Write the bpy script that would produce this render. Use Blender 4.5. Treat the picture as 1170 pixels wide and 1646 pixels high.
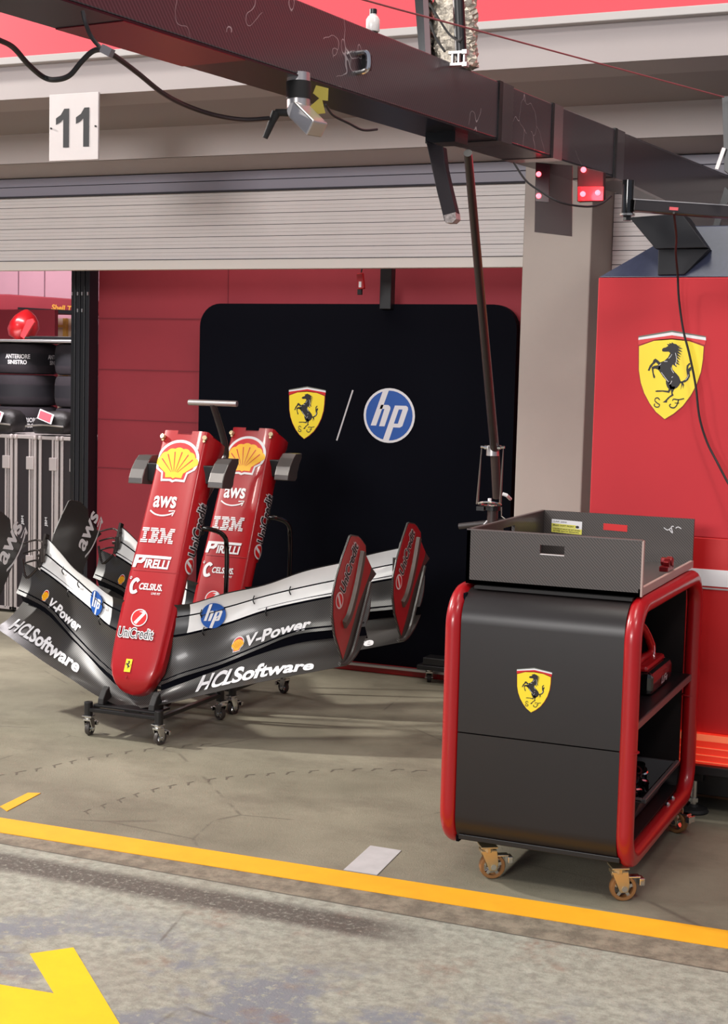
import bpy, bmesh, math, random
from mathutils import Vector, Matrix, geometry
import numpy as np
random.seed(7)
for o in list(bpy.data.objects): bpy.data.objects.remove(o)
SC = bpy.context.scene
COL = SC.collection
V = Vector
PI = math.pi
# ------------------------------------------------------------------ camera
FPX, CX, CY = 2370.0, 585.0, 823.0
def _d(u, v): return np.array([u-CX, -(v-CY), -FPX])
_X = -_d(-5000, 470); _X /= np.linalg.norm(_X)
_Y = _d(1600, 635); _Y -= _X*_X.dot(_Y); _Y /= np.linalg.norm(_Y)
_Z = np.cross(_X, _Y)
ROT = np.array([_X, _Y, _Z]); CAM = np.array([0, 0, 1.6])
cd = bpy.data.cameras.new('camera'); cam = bpy.data.objects.new('camera', cd); COL.objects.link(cam)
cd.sensor_fit = 'VERTICAL'; cd.sensor_height = 36; cd.lens = FPX*36/1646; cd.clip_start = .05
m = Matrix([list(r)+[0] for r in ROT.tolist()]+[[0, 0, 0, 1]]); m.translation = V(CAM)
cam.matrix_world = m; SC.camera = cam
# ------------------------------------------------------------------ light, exposure
SC.view_settings.view_transform = 'Standard'; SC.view_settings.look = 'None'
SC.view_settings.exposure = -0.06; SC.view_settings.gamma = 1; SC.view_settings.use_curve_mapping = False
w = bpy.data.worlds.new('night'); SC.world = w; w.use_nodes = True
w.node_tree.nodes['Background'].inputs[0].default_value = (.80, .84, 1, 1)
w.node_tree.nodes['Background'].inputs[1].default_value = .34
def area(name, loc, tgt, size, power, col=(1, 1, 1), sy=None):
    l = bpy.data.lights.new(name, 'AREA'); l.energy = power; l.color = col; l.size = size
    if sy: l.shape = 'RECTANGLE'; l.size_y = sy
    o = bpy.data.objects.new(name, l); COL.objects.link(o); o.location = loc
    o.rotation_euler = (V(tgt)-V(loc)).to_track_quat('-Z', 'Y').to_euler(); return o
area('pit_lane_floodlight', (-5.6, 1.2, 5.6), (-2.6, 5.6, .6), .7, 110, (1, .95, .88))
area('pit_lane_floodlight', (-8.6, 4.7, 4.6), (-3.0, 5.5, .3), .28, 620, (1, .96, .9))
area('pit_lane_floodlight', (1.6, 1.0, 5.4), (-1.6, 5.4, .9), .8, 95, (1, .95, .9))
area('pit_lane_floodlight', (-1.2, 3.2, 6.4), (-1.6, 4.2, 0), 1.2, 125, (1, .97, .88), 2.5)
area('pit_wall_floodlight', (-3.5, -9, 4.2), (-3.2, 6.5, 2.2), 5.0, 1000, (1, .97, .95), 2.2)
area('garage_strip_light', (-3.4, 7.2, 2.9), (-3.3, 6.6, 0), 2.6, 22, (1, .93, .88), .25)
area('garage_strip_light', (-6.0, 7.72, 2.75), (-6.0, 8.6, .9), 1.6, 60, (1, .93, .95), .3)
area('garage_strip_light', (-8.6, 10.8, 2.9), (-8.6, 12.2, 2.0), 2.4, 42, (1, .88, .92), .5)
# ------------------------------------------------------------------ helpers
def ray(px, py): return ROT @ np.array([px-CX, -(py-CY), -FPX])
def aty(px, py, y): r = ray(px, py); return V(CAM+r*(y/r[1]))
def atx(px, py, x): r = ray(px, py); return V(CAM+r*(x/r[0]))
def atz(px, py, z=0): r = ray(px, py); return V(CAM+r*((z-1.6)/r[2]))
def lin(c):
    return tuple((x/255/12.92 if x/255 <= .04045 else ((x/255+.055)/1.055)**2.4) for x in c)
MATS = {}
def mat(name, col, rough=.5, metal=0, emit=None, es=0, noise=0, nscale=8, coat=0, spec=.5, bump=0, alpha=None, trans=0, srgb=True):
    if name in MATS: return MATS[name]
    m = bpy.data.materials.new(name); m.use_nodes = True; nt = m.node_tree; b = nt.nodes['Principled BSDF']
    c = lin(col) if srgb else col
    b.inputs['Base Color'].default_value = (*c, 1); b.inputs['Roughness'].default_value = rough
    b.inputs['Metallic'].default_value = metal; b.inputs['Coat Weight'].default_value = coat
    b.inputs['Coat Roughness'].default_value = .06; b.inputs['Specular IOR Level'].default_value = spec
    b.inputs['Transmission Weight'].default_value = trans
    if alpha is not None: b.inputs['Alpha'].default_value = alpha
    if emit: b.inputs['Emission Color'].default_value = (*lin(emit), 1); b.inputs['Emission Strength'].default_value = es
    if noise or bump:
        tc = nt.nodes.new('ShaderNodeTexCoord'); n = nt.nodes.new('ShaderNodeTexNoise')
        n.inputs['Scale'].default_value = nscale; n.inputs['Detail'].default_value = 8; n.inputs['Roughness'].default_value = .6
        nt.links.new(tc.outputs['Object'], n.inputs['Vector'])
        if noise:
            r = nt.nodes.new('ShaderNodeValToRGB')
            r.color_ramp.elements[0].position = .3; r.color_ramp.elements[1].position = .7
            r.color_ramp.elements[0].color = (*[x*(1-noise) for x in c], 1); r.color_ramp.elements[1].color = (*[min(1, x*(1+noise)) for x in c], 1)
            nt.links.new(n.outputs['Fac'], r.inputs['Fac']); nt.links.new(r.outputs['Color'], b.inputs['Base Color'])
        if bump:
            bp = nt.nodes.new('ShaderNodeBump'); bp.inputs['Strength'].default_value = bump; bp.inputs['Distance'].default_value = .01
            nt.links.new(n.outputs['Fac'], bp.inputs['Height']); nt.links.new(bp.outputs['Normal'], b.inputs['Normal'])
    MATS[name] = m; return m
def carbon(name, c0, c1, scale, rough=.35, coat=.6, scratch=0, r2=None):
    m = bpy.data.materials.new(name); m.use_nodes = True; nt = m.node_tree; b = nt.nodes['Principled BSDF']; L = nt.links.new
    tc = nt.nodes.new('ShaderNodeTexCoord'); wv = nt.nodes.new('ShaderNodeTexWave'); wv.bands_direction = 'DIAGONAL'
    wv.inputs['Scale'].default_value = scale; L(tc.outputs['Object'], wv.inputs['Vector'])
    r = nt.nodes.new('ShaderNodeValToRGB'); r.color_ramp.elements[0].position = .35; r.color_ramp.elements[1].position = .75
    r.color_ramp.elements[0].color = (*lin(c0), 1); r.color_ramp.elements[1].color = (*lin(c1), 1)
    L(wv.outputs['Fac'], r.inputs['Fac']); out = r.outputs['Color']
    if scratch:
        v = nt.nodes.new('ShaderNodeTexVoronoi'); v.feature = 'DISTANCE_TO_EDGE'; v.inputs['Scale'].default_value = 5
        n = nt.nodes.new('ShaderNodeTexNoise'); n.inputs['Scale'].default_value = 3; n.inputs['Detail'].default_value = 3
        L(tc.outputs['Object'], n.inputs['Vector'])
        mx = nt.nodes.new('ShaderNodeMix'); mx.data_type = 'RGBA'; mx.inputs[0].default_value = .6
        L(tc.outputs['Object'], mx.inputs[6]); L(n.outputs['Color'], mx.inputs[7]); L(mx.outputs[2], v.inputs['Vector'])
        lt = nt.nodes.new('ShaderNodeMath'); lt.operation = 'LESS_THAN'; lt.inputs[1].default_value = .0028
        L(v.outputs['Distance'], lt.inputs[0])
        n2 = nt.nodes.new('ShaderNodeTexNoise'); n2.inputs['Scale'].default_value = 4; L(tc.outputs['Object'], n2.inputs['Vector'])
        g = nt.nodes.new('ShaderNodeMath'); g.operation = 'GREATER_THAN'; g.inputs[1].default_value = .54; L(n2.outputs['Fac'], g.inputs[0])
        mu = nt.nodes.new('ShaderNodeMath'); mu.operation = 'MULTIPLY'; L(lt.outputs[0], mu.inputs[0]); L(g.outputs[0], mu.inputs[1])
        mu2 = nt.nodes.new('ShaderNodeMath'); mu2.operation = 'MULTIPLY'; mu2.inputs[1].default_value = scratch; L(mu.outputs[0], mu2.inputs[0])
        m2 = nt.nodes.new('ShaderNodeMix'); m2.data_type = 'RGBA'; L(mu2.outputs[0], m2.inputs[0]); L(out, m2.inputs[6]); m2.inputs[7].default_value = (.45, .42, .42, 1)
        out = m2.outputs[2]
    L(out, b.inputs['Base Color']); b.inputs['Roughness'].default_value = rough
    b.inputs['Coat Weight'].default_value = coat; b.inputs['Coat Roughness'].default_value = .12
    MATS[name] = m; return m
RED = mat('red_paint', (166, 14, 22), .32, coat=.3, spec=.5)
REDM = mat('red_matt', (146, 40, 52), .7, noise=.06, nscale=3)
REDD = mat('red_deep', (158, 16, 26), .5)
REDP = mat('red_part', (170, 16, 26), .35, coat=.3)
BLK = mat('black_satin', (20, 19, 21), .38)
BLKM = mat('black_matt', (7, 8, 17), .8, spec=.08)
CARTB = mat('cart_black', (29, 24, 24), .38, noise=.04, nscale=5)
RUB = mat('rubber', (28, 26, 26), .7)
NAVY = mat('navy_black', (9, 9, 20), .55)
WHT = mat('white_vinyl', (232, 230, 232), .4)
YEL = mat('yellow_vinyl', (250, 222, 40), .45)
GRN = mat('grey_green_vinyl', (105, 108, 98), .5)
INK = mat('ink_black', (24, 20, 24), .5)
SHY = mat('shell_yellow', (250, 190, 20), .4)
SHR = mat('shell_red', (212, 20, 24), .4)
HPB = mat('hp_blue', (22, 84, 170), .4)
STEEL = mat('steel', (200, 196, 190), .25, metal=1)
ALU = mat('aluminium', (205, 200, 198), .35, metal=.9)
BRASS = mat('zinc_gold', (205, 186, 148), .3, metal=.85)
TAN = mat('tan_rubber', (142, 98, 56), .5)
CHR = mat('chrome', (225, 225, 225), .12, metal=1)
ALUP = mat('brushed_pod', (120, 116, 114), .3, metal=.7)
CARB = carbon('carbon_twill', (8, 7, 7), (84, 80, 77), 58, .36, .25)
CARBG = carbon('carbon_gantry', (44, 38, 42), (74, 64, 68), 48, .4, .5, scratch=.8)
CARBT = carbon('carbon_tray', (50, 44, 42), (84, 76, 72), 62, .45, .2)
FLAPW = mat('flap_white', (228, 227, 226), .35, noise=.04, nscale=6, coat=.2)

ORG = {}
def label(o, lab, cat, group=None):
    o['label'] = lab; o['category'] = cat
    if group: o['group'] = group
    return o
def thing(name, loc, lab, cat, group=None):
    o = bpy.data.objects.new(name, None); COL.objects.link(o); o.location = loc; o.empty_display_size = .1
    ORG[o] = V(loc); return label(o, lab, cat, group)
def struct(o): o['kind'] = 'structure'; return o
class MB:
    def __init__(s): s.v = []; s.f = []; s.m = []; s.cur = 0
    def mi(s, i): s.cur = i; return s
    def add(s, vs, fs):
        b = len(s.v); s.v += [V(x) for x in vs]
        for f in fs: s.f.append([b+i for i in f]); s.m.append(s.cur)
        return s
    def box(s, a, b, rot=None):
        (x0, y0, z0), (x1, y1, z1) = a, b
        vs = [V(p) for p in ((x0,y0,z0),(x1,y0,z0),(x1,y1,z0),(x0,y1,z0),(x0,y0,z1),(x1,y0,z1),(x1,y1,z1),(x0,y1,z1))]
        if rot is not None:
            c = (V(a)+V(b))/2; vs = [c+rot@(p-c) for p in vs]
        return s.add(vs, [(0,3,2,1),(4,5,6,7),(0,1,5,4),(1,2,6,5),(2,3,7,6),(3,0,4,7)])
    def cb(s, c, d, rot=None):
        c = V(c); d = V(d)/2; return s.box(c-d, c+d, rot)
    def beam(s, p0, p1, w, h, up=(0, 0, 1)):
        p0 = V(p0); p1 = V(p1); t = (p1-p0).normalized(); a = t.cross(V(up)).normalized(); u = a.cross(t)
        vs = [p+a*x*w/2+u*y*h/2 for p in (p0, p1) for x, y in ((-1,-1),(1,-1),(1,1),(-1,1))]
        return s.add(vs, [(0,1,2,3),(7,6,5,4),(0,4,5,1),(1,5,6,2),(2,6,7,3),(3,7,4,0)])
    def tube(s, pts, r, n=12, closed=False, cap=True, smooth=0):
        pts = [V(p) for p in pts]
        if smooth: pts = catmull(pts, smooth, closed)
        N = len(pts); rr = r if hasattr(r, '__len__') else None
        T = []
        for i in range(N):
            a = pts[(i-1) % N] if (closed or i > 0) else pts[i]; b = pts[(i+1) % N] if (closed or i < N-1) else pts[i]
            T.append((b-a).normalized())
        ref = V((0, 0, 1)) if abs(T[0].z) < .9 else V((1, 0, 0))
        nrm = T[0].cross(ref).normalized(); vs = []
        for i in range(N):
            if i:
                q = T[i-1].rotation_difference(T[i]); nrm = q@nrm
            bn = T[i].cross(nrm); R = (rr[0]+(rr[-1]-rr[0])*i/(N-1)) if rr else r
            vs += [pts[i]+(nrm*math.cos(2*PI*k/n)+bn*math.sin(2*PI*k/n))*R for k in range(n)]
        fs = []
        for i in range(N if closed else N-1):
            j = (i+1) % N
            if closed and j == 0:
                # match the ring twist
                best = min(range(n), key=lambda sft: (vs[i*n]-vs[sft]).length)
            else: best = 0
            for k in range(n):
                k2 = (k+1) % n
                fs.append((i*n+k, i*n+k2, j*n+(k2+best) % n, j*n+(k+best) % n))
        if cap and not closed: fs += [tuple(range(n-1, -1, -1)), tuple((N-1)*n+k for k in range(n))]
        return s.add(vs, fs)
    def cyl(s, p0, p1, r, n=20, r2=None): return s.tube([p0, p1], [r, r if r2 is None else r2], n)
    def prism(s, pts, d):
        "closed outline pts (3D, planar) extruded by vector d"
        pts = [V(p) for p in pts]; d = V(d); n = len(pts)
        tris = geometry.tessellate_polygon([pts])
        s.add(pts+[p+d for p in pts], [tuple(t) for t in tris]+[tuple(i+n for i in reversed(t)) for t in tris]+[((i+1) % n, i, n+i, n+(i+1) % n) for i in range(n)])
        return s
    def lathe(s, c, prof, axis='z', n=28):
        c = V(c); vs = []; fs = []
        for r, h in prof:
            for k in range(n):
                a = 2*PI*k/n; p = (r*math.cos(a), r*math.sin(a), h)
                if axis == 'x': p = (p[2], p[0], p[1])
                if axis == 'y': p = (p[0], p[2], p[1])
                vs.append(c+V(p))
        for i in range(len(prof)-1):
            for k in range(n): k2 = (k+1) % n; fs.append((i*n+k, i*n+k2, (i+1)*n+k2, (i+1)*n+k))
        fs += [tuple(range(n-1, -1, -1)), tuple((len(prof)-1)*n+k for k in range(n))]
        return s.add(vs, fs)
    def grid(s, rows, closed=False):
        R = len(rows); n = len(rows[0]); vs = [p for r in rows for p in r]; fs = []
        for i in range(R-1):
            for k in range(n if closed else n-1): k2 = (k+1) % n; fs.append((i*n+k, i*n+k2, (i+1)*n+k2, (i+1)*n+k))
        return s.add(vs, fs)
    def build(s, name, mats, parent=None, bevel=0, smooth=False, recalc=True, lab=None):
        o0 = V((0, 0, 0))
        p = parent
        while p is not None:
            if p in ORG: o0 = ORG[p]; break
            p = p.parent
        if not isinstance(mats, (list, tuple)): mats = [mats]
        me = bpy.data.meshes.new(name); me.from_pydata([v-o0 for v in s.v], [], s.f)
        for i, f in enumerate(me.polygons): f.material_index = s.m[i]; f.use_smooth = smooth
        for x in mats: me.materials.append(x)
        if recalc:
            b = bmesh.new(); b.from_mesh(me); bmesh.ops.recalc_face_normals(b, faces=b.faces); b.to_mesh(me); b.free()
        if smooth: me.set_sharp_from_angle(angle=math.radians(38))
        o = bpy.data.objects.new(name, me); COL.objects.link(o)
        if parent is not None: o.parent = parent
        if bevel:
            md = o.modifiers.new('bevel', 'BEVEL'); md.width = bevel; md.segments = 2; md.limit_method = 'ANGLE'; md.angle_limit = math.radians(40)
        if lab: o['label'] = lab
        return o
def rehome(o):
    "move a single mesh thing's origin to the bottom centre of its bounds"
    vs = [v.co for v in o.data.vertices]; lo = V([min(v[i] for v in vs) for i in range(3)]); hi = V([max(v[i] for v in vs) for i in range(3)])
    c = V(((lo.x+hi.x)/2, (lo.y+hi.y)/2, lo.z)); o.data.transform(Matrix.Translation(-c)); o.location = c; return o
def catmull(P, n, closed=False):
    out = []; N = len(P)
    for i in range(N if closed else N-1):
        g = (lambda k: P[k % N]) if closed else (lambda k: P[max(0, min(N-1, k))])
        a, b, c, d = g(i-1), g(i), g(i+1), g(i+2)
        for k in range(n):
            t = k/n; out.append(.5*((2*b)+(c-a)*t+(2*a-5*b+4*c-d)*t*t+(3*b-a-3*c+d)*t**3))
    if not closed: out.append(P[-1])
    return out
def copy_tree(o, parent=None, off=None):
    c = o.copy(); COL.objects.link(c); c.parent = parent
    if off is not None: c.location = o.location+V(off)
    for ch in [x for x in bpy.data.objects if x.parent == o]: copy_tree(ch, c)
    return c
# ------------------------------------------------------------------ flat marks (vinyl, print)
FONT_CACHE = {}
def text2d(txt, bold=0, shear=0, spacing=1):
    k = (txt, bold, shear, spacing)
    if k not in FONT_CACHE:
        cu = bpy.data.curves.new('lettering', 'FONT'); cu.body = txt; cu.size = 1; cu.offset = bold; cu.shear = shear
        cu.space_character = spacing; cu.resolution_u = 4; cu.align_x = 'LEFT'; cu.space_line = .95
        ob = bpy.data.objects.new('lettering', cu); COL.objects.link(ob)
        dg = bpy.context.evaluated_depsgraph_get(); me = bpy.data.meshes.new_from_object(ob.evaluated_get(dg))
        vs = [(v.co.x, v.co.y) for v in me.vertices]; fs = [tuple(p.vertices) for p in me.polygons]
        bpy.data.objects.remove(ob); bpy.data.curves.remove(cu); bpy.data.meshes.remove(me)
        FONT_CACHE[k] = (vs, fs)
    return FONT_CACHE[k]
class Decal:
    def __init__(s): s.items = []; s.mats = []
    def _m(s, m):
        if m not in s.mats: s.mats.append(m)
        return s.mats.index(m)
    def poly(s, pts, m, layer=0):
        t = geometry.tessellate_polygon([[V((p[0], p[1], 0)) for p in pts]])
        s.items.append(([tuple(p) for p in pts], [tuple(x) for x in t], s._m(m), layer)); return s
    def ell(s, cx, cy, rx, ry, m, layer=0, n=36): return s.poly([(cx+rx*math.cos(2*PI*k/n), cy+ry*math.sin(2*PI*k/n)) for k in range(n)], m, layer)
    def stroke(s, pts, w, m, layer=0, sm=0):
        if sm: pts = [(p.x, p.y) for p in catmull([V((a, b, 0)) for a, b in pts], sm)]
        n = len(pts); L = []; R = []
        for i in range(n):
            a = pts[max(0, i-1)]; b = pts[min(n-1, i+1)]; dx, dy = b[0]-a[0], b[1]-a[1]; l = math.hypot(dx, dy) or 1
            ww = w if not hasattr(w, '__len__') else w[0]+(w[1]-w[0])*i/(n-1)
            L.append((pts[i][0]-dy/l*ww/2, pts[i][1]+dx/l*ww/2)); R.append((pts[i][0]+dy/l*ww/2, pts[i][1]-dx/l*ww/2))
        s.items.append((L+R, [(i, i+1, n+i+1, n+i) for i in range(n-1)], s._m(m), layer)); return s
    def text(s, txt, x0, y0, x1, y1, m, layer=0, bold=0, shear=0, spacing=1, keep=None):
        vs, fs = text2d(txt, bold, shear, spacing)
        bx = keep or (min(v[0] for v in vs), max(v[0] for v in vs), min(v[1] for v in vs), max(v[1] for v in vs))
        s.items.append(([(x0+(v[0]-bx[0])/(bx[1]-bx[0])*(x1-x0), y0+(v[1]-bx[2])/(bx[3]-bx[2])*(y1-y0)) for v in vs], fs, s._m(m), layer)); return bx
    def build(s, name, fn, parent, lab=None, cell=0):
        "fn(u, v, layer) -> 3D point"
        mb = MB()
        for pts, fs, mi, ly in s.items:
            if cell:
                b = bmesh.new(); vs = [b.verts.new((p[0], p[1], 0)) for p in pts]
                for f in fs:
                    try: b.faces.new([vs[k] for k in f])
                    except ValueError: pass
                bmesh.ops.triangulate(b, faces=b.faces)
                for _ in range(5):
                    es = [e for e in b.edges if e.calc_length() > cell]
                    if not es: break
                    bmesh.ops.subdivide_edges(b, edges=es, cuts=1, use_grid_fill=False); bmesh.ops.triangulate(b, faces=[f for f in b.faces if len(f.verts) > 3])
                b.verts.index_update(); pts = [(v.co.x, v.co.y) for v in b.verts]; fs = [tuple(v.index for v in f.verts) for f in b.faces]; b.free()
            mb.mi(mi).add([fn(p[0], p[1], ly) for p in pts], fs)
        return mb.build(name, s.mats, parent, recalc=False, lab=lab)
def plane_map(o, ex, ey, n, off=.0012, step=.0006):
    o, ex, ey, n = V(o), V(ex), V(ey), V(n).normalized()
    return lambda u, v, l: o+ex*u+ey*v+n*(off+step*l)
def front_map(cx, cz, y, sx, sz):     # a face looking to -Y; marks centred at cx, cz
    return plane_map((cx, y, cz), (sx, 0, 0), (0, 0, sz), (0, -1, 0))
# rearing horse on the shield, traced in a 1170 x 1588 frame
HX = lambda P: [((x-565)/445, (777-y)/612) for x, y in P]
HORSE = [
 [(440,430),(455,408),(492,398),(522,376),(500,350),(540,356),(530,336),(562,345),(570,326),(592,345),(626,352),(652,376),(690,373),(655,386),(709,410),(708,416),(652,412),(709,452),(707,458),(650,442),(700,488),(698,494),(646,475),(690,523),(687,529),(640,505),(685,558),(682,564),(636,536),(676,598),(672,604),(626,572),(682,630),(678,636),(616,606),(648,662),(642,664),(592,630),
  (580,655),(592,700),(640,748),(682,795),(705,850),(700,885),(688,912),(662,945),(622,970),(570,960),(545,880),(500,830),(470,800),(432,745),(400,702),(410,650),(430,602),(480,580),(525,535),(552,475),(530,455),(470,458),(446,452)],
 [(432,612),(395,578),(360,553),(336,568),(322,608),(288,648),(262,718),(286,724),(304,678),(336,640),(368,604),(402,640),(420,660)],
 [(420,640),(345,655),(312,672),(322,735),(342,815),(360,826),(366,800),(344,755),(338,700),(360,690),(405,706),(430,690)],
 [(508,848),(514,895),(532,940),(552,965),(546,990),(480,986),(400,988),(372,998),(386,1011),(470,1004),(562,1018),(575,985),(600,940),(560,870)],
 [(560,930),(584,985),(592,1042),(548,1080),(508,1128),(480,1150),(536,1152),(540,1122),(574,1082),(622,1050),(606,1018),(622,975),(640,930)],
 [(690,858),(724,856),(762,834),(790,790),(774,700),(776,640),(808,604),(828,612),(800,650),(798,684),(834,652),(838,700),(818,722),(826,788),(800,840),(766,868),(700,884)],
 [(712,870),(740,872),(762,930),(750,905),(744,962),(734,900),(708,978),(718,900)]]
def shield(d, letters=True, fine=True):
    W = lambda P: HX(P)
    d.poly(W([(118,250),(560,165),(1008,240),(1010,300),(118,305)]), GRN, 0)
    d.poly(W([(118,270),(560,190),(1008,256),(1012,296),(565,232),(118,302)]), WHT, 1)
    side_l = [(120,300),(124,500),(132,720),(165,890),(220,1040),(300,1180),(390,1295),(515,1390)]
    side_r = [(640,1310),(750,1205),(850,1060),(925,900),(975,720),(992,560),(1002,300)]
    d.poly(W(side_l+side_r+[(1008,296),(565,232),(118,302)]), REDD, 0)
    d.poly(W([(118,302),(565,232),(1008,296),(1002,360),(820,300),(565,275),(330,298),(122,372)]), SHR, 2)
    yl = [(132,388),(330,312),(565,290),(800,312),(986,378),(982,560),(964,720),(915,895),(842,1050),(744,1195),(634,1298),(515,1380),(396,1285),(308,1172),(230,1034),(176,888),(144,720),(136,500)]
    d.poly(W(yl), YEL, 3)
    for P in HORSE: d.poly(W(P), INK, 4)
    if fine:
        for P in ([(535,550),(560,520),(575,490)], [(475,590),(520,590)], [(575,670),(582,705),(610,745)], [(445,740),(490,800),(548,872)], [(625,640),(640,560),(620,470)], [(560,900),(580,880),(590,850)], [(585,808),(602,795)], [(410,648),(435,622)], [(770,838),(800,790),(800,760)]):
            d.stroke(W(P), .012, WHT, 5, 3)
        d.poly(W([(330,640),(372,608),(405,640),(360,642),(325,662)]), YEL, 5)
    if letters:
        d.stroke(W([(440,1120),(415,1092),(382,1100),(378,1135),(410,1165),(440,1185),(430,1212),(395,1218),(368,1195),(378,1172)]), .026, INK, 5, 4)
        d.stroke(W([(612,1128),(622,1102),(690,1108),(762,1090)]), .026, INK, 5, 4)
        d.stroke(W([(690,1108),(670,1180),(635,1220),(590,1215),(572,1190),(590,1170)]), .03, INK, 5, 4)
        d.stroke(W([(640,1155),(700,1155)]), .02, INK, 5)
    return d
def pecten(d, cx, cy, r, sy=1.0, outline=True):
    def P(k): 
        a = [(math.cos(math.radians(t)), math.sin(math.radians(t))) for t in range(205, -26, -5)]
        b = [(.62,-.62),(.56,-1.02),(.14,-1.0),(0,-1.06),(-.14,-1.0),(-.56,-1.02),(-.62,-.62)]
        return [(cx+r*x*k, cy+r*sy*(y*k-(1-k)*.12)) for x, y in a+b]
    if outline: d.poly(P(1), WHT, 0); d.poly(P(.88), SHR, 1)
    else: d.poly(P(1), SHR, 0); d.poly(P(.9), SHY, 1)
    sc = []; lobes = 7; base = (0, -.62); R = 1.24 if outline else 1.42
    for i in range(lobes*5+1):
        t = math.radians(155-130*i/(lobes*5)); q = .96+.045*abs(math.sin(PI*i/5))
        L = R*(.86+.14*math.sin(t)); sc.append((cx+r*(base[0]+L*q*math.cos(t)), cy+r*sy*(base[1]+L*q*math.sin(t))))
    sc += [(cx+r*x, cy+r*sy*y) for x, y in ((.42,-.62),(.38,-.84),(.1,-.82),(0,-.88),(-.1,-.82),(-.38,-.84),(-.42,-.62))]
    if outline: d.poly(sc, SHY, 2)
    for i in range(1, lobes):
        t = math.radians(155-130*i/lobes); L = R*.84*(.86+.14*math.sin(t))
        bx, by = cx+r*math.cos(t)*.2, cy+r*sy*(-.66+.2*math.sin(t)*.6)
        ex, ey = cx+r*L*math.cos(t), cy+r*sy*(-.62+L*math.sin(t))
        d.stroke([(bx, by), (ex, ey)], (.015*r, .05*r), SHR, 3)
    return d
def hp_logo(d, cx, cy, rx, ry, ring=True):
    Q = lambda P: [(cx+(x-835)/187*rx, cy+(305-y)/200*ry) for x, y in P]
    d.ell(cx, cy, rx, ry, WHT if ring else HPB, 0)
    if ring: d.ell(cx, cy, rx*.91, ry*.91, HPB, 1)
    d.poly(Q([(786,124),(830,118),(742,382),(702,382)]), WHT, 2)
    d.poly(Q([(775,228),(828,228),(842,240),(844,256),(804,385),(764,385),(800,258),(765,258)]), WHT, 2)
    d.poly(Q([(876,230),(958,230),(970,240),(972,256),(934,378),(916,390),(868,390),(834,500),(792,492)]), WHT, 2)
    d.poly(Q([(905,258),(932,258),(901,362),(872,362)]), HPB, 3)
    return d
def aws_mark(d, x0, y0, x1, y1, m=None, ly=0):
    m = m or WHT; w, h = x1-x0, y1-y0
    d.text('aws', x0+.06*w, y0+.42*h, x1-.04*w, y1, m, ly, bold=.022)
    d.stroke([(x0, y0+.26*h), (x0+.22*w, y0+.09*h), (x0+.5*w, y0+.03*h), (x0+.78*w, y0+.1*h), (x0+.92*w, y0+.2*h)], .07*h, m, ly, 5)
    d.stroke([(x0+.74*w, y0+.27*h), (x0+.97*w, y0+.3*h), (x0+.9*w, y0+.04*h)], .06*h, m, ly)
    return d
IBM_ROWS = [[(0,1),(1.2,2.25),(2.55,3.2),(3.95,4.6)],[(0,1),(1.2,2.4),(2.55,3.28),(3.87,4.6)],[(.28,.72),(1.48,1.9),(2.1,2.5),(2.83,3.38),(3.77,4.32)],[(.28,.72),(1.48,2.38),(2.83,3.48),(3.67,4.32)],
 [(.28,.72),(1.48,2.38),(2.83,3.2),(3.24,3.91),(3.95,4.32)],[(.28,.72),(1.48,1.9),(2.1,2.5),(2.83,3.2),(3.34,3.81),(3.95,4.32)],[(0,1),(1.2,2.4),(2.55,3.2),(3.44,3.71),(3.95,4.6)],[(0,1),(1.2,2.25),(2.55,3.2),(3.53,3.62),(3.95,4.6)]]
def ibm(d, x0, y0, x1, y1):
    h = (y1-y0)/8
    for i, r in enumerate(IBM_ROWS):
        yt = y1-i*h
        for a, b in r: d.poly([(x0+a/4.6*(x1-x0), yt-h*.66), (x0+b/4.6*(x1-x0), yt-h*.66), (x0+b/4.6*(x1-x0), yt), (x0+a/4.6*(x1-x0), yt)], WHT, 0)
def pirelli(d, x0, y0, x1, y1):
    w, h = x1-x0, y1-y0
    d.poly([(x0+.07*w, y1), (x1, y1), (x1-.01*w, y1-.22*h), (x0+.05*w, y1-.22*h)], WHT, 0)
    d.poly([(x0+.04*w, y1), (x0+.16*w, y1), (x0+.10*w, y0), (x0, y0)], WHT, 0)
    d.poly([(x0+.1*w, y1-.42*h), (x0+.2*w, y1-.42*h), (x0+.24*w, y1-.3*h), (x0+.25*w, y1-.1*h), (x0+.34*w, y1-.1*h), (x0+.32*w, y1-.45*h), (x0+.25*w, y1-.66*h), (x0+.1*w, y1-.66*h)], WHT, 0)
    d.text('IRELLI', x0+.33*w, y0, x1-.02*w, y1-.3*h, WHT, 0, bold=.035, shear=.1)
def unicredit_row(d, x0, y0, x1, y1):
    h = y1-y0; w = x1-x0
    d.ell(x0+.11*w, (y0+y1)/2, .115*w, .62*h, WHT, 0); d.ell(x0+.11*w, (y0+y1)/2, .09*w, .5*h, SHR, 1)
    d.stroke([(x0+.06*w, y0+.1*h), (x0+.15*w, y0+.95*h)], .05*w, WHT, 2)
    bx = d.text('UniCredit', x0+.25*w, y0+.05*h, x1, y1, INK, 2, bold=.02)
    d.text('UniCredit', x0+.25*w, y0+.05*h, x1, y1, WHT, 0, bold=.075, keep=bx)
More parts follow.
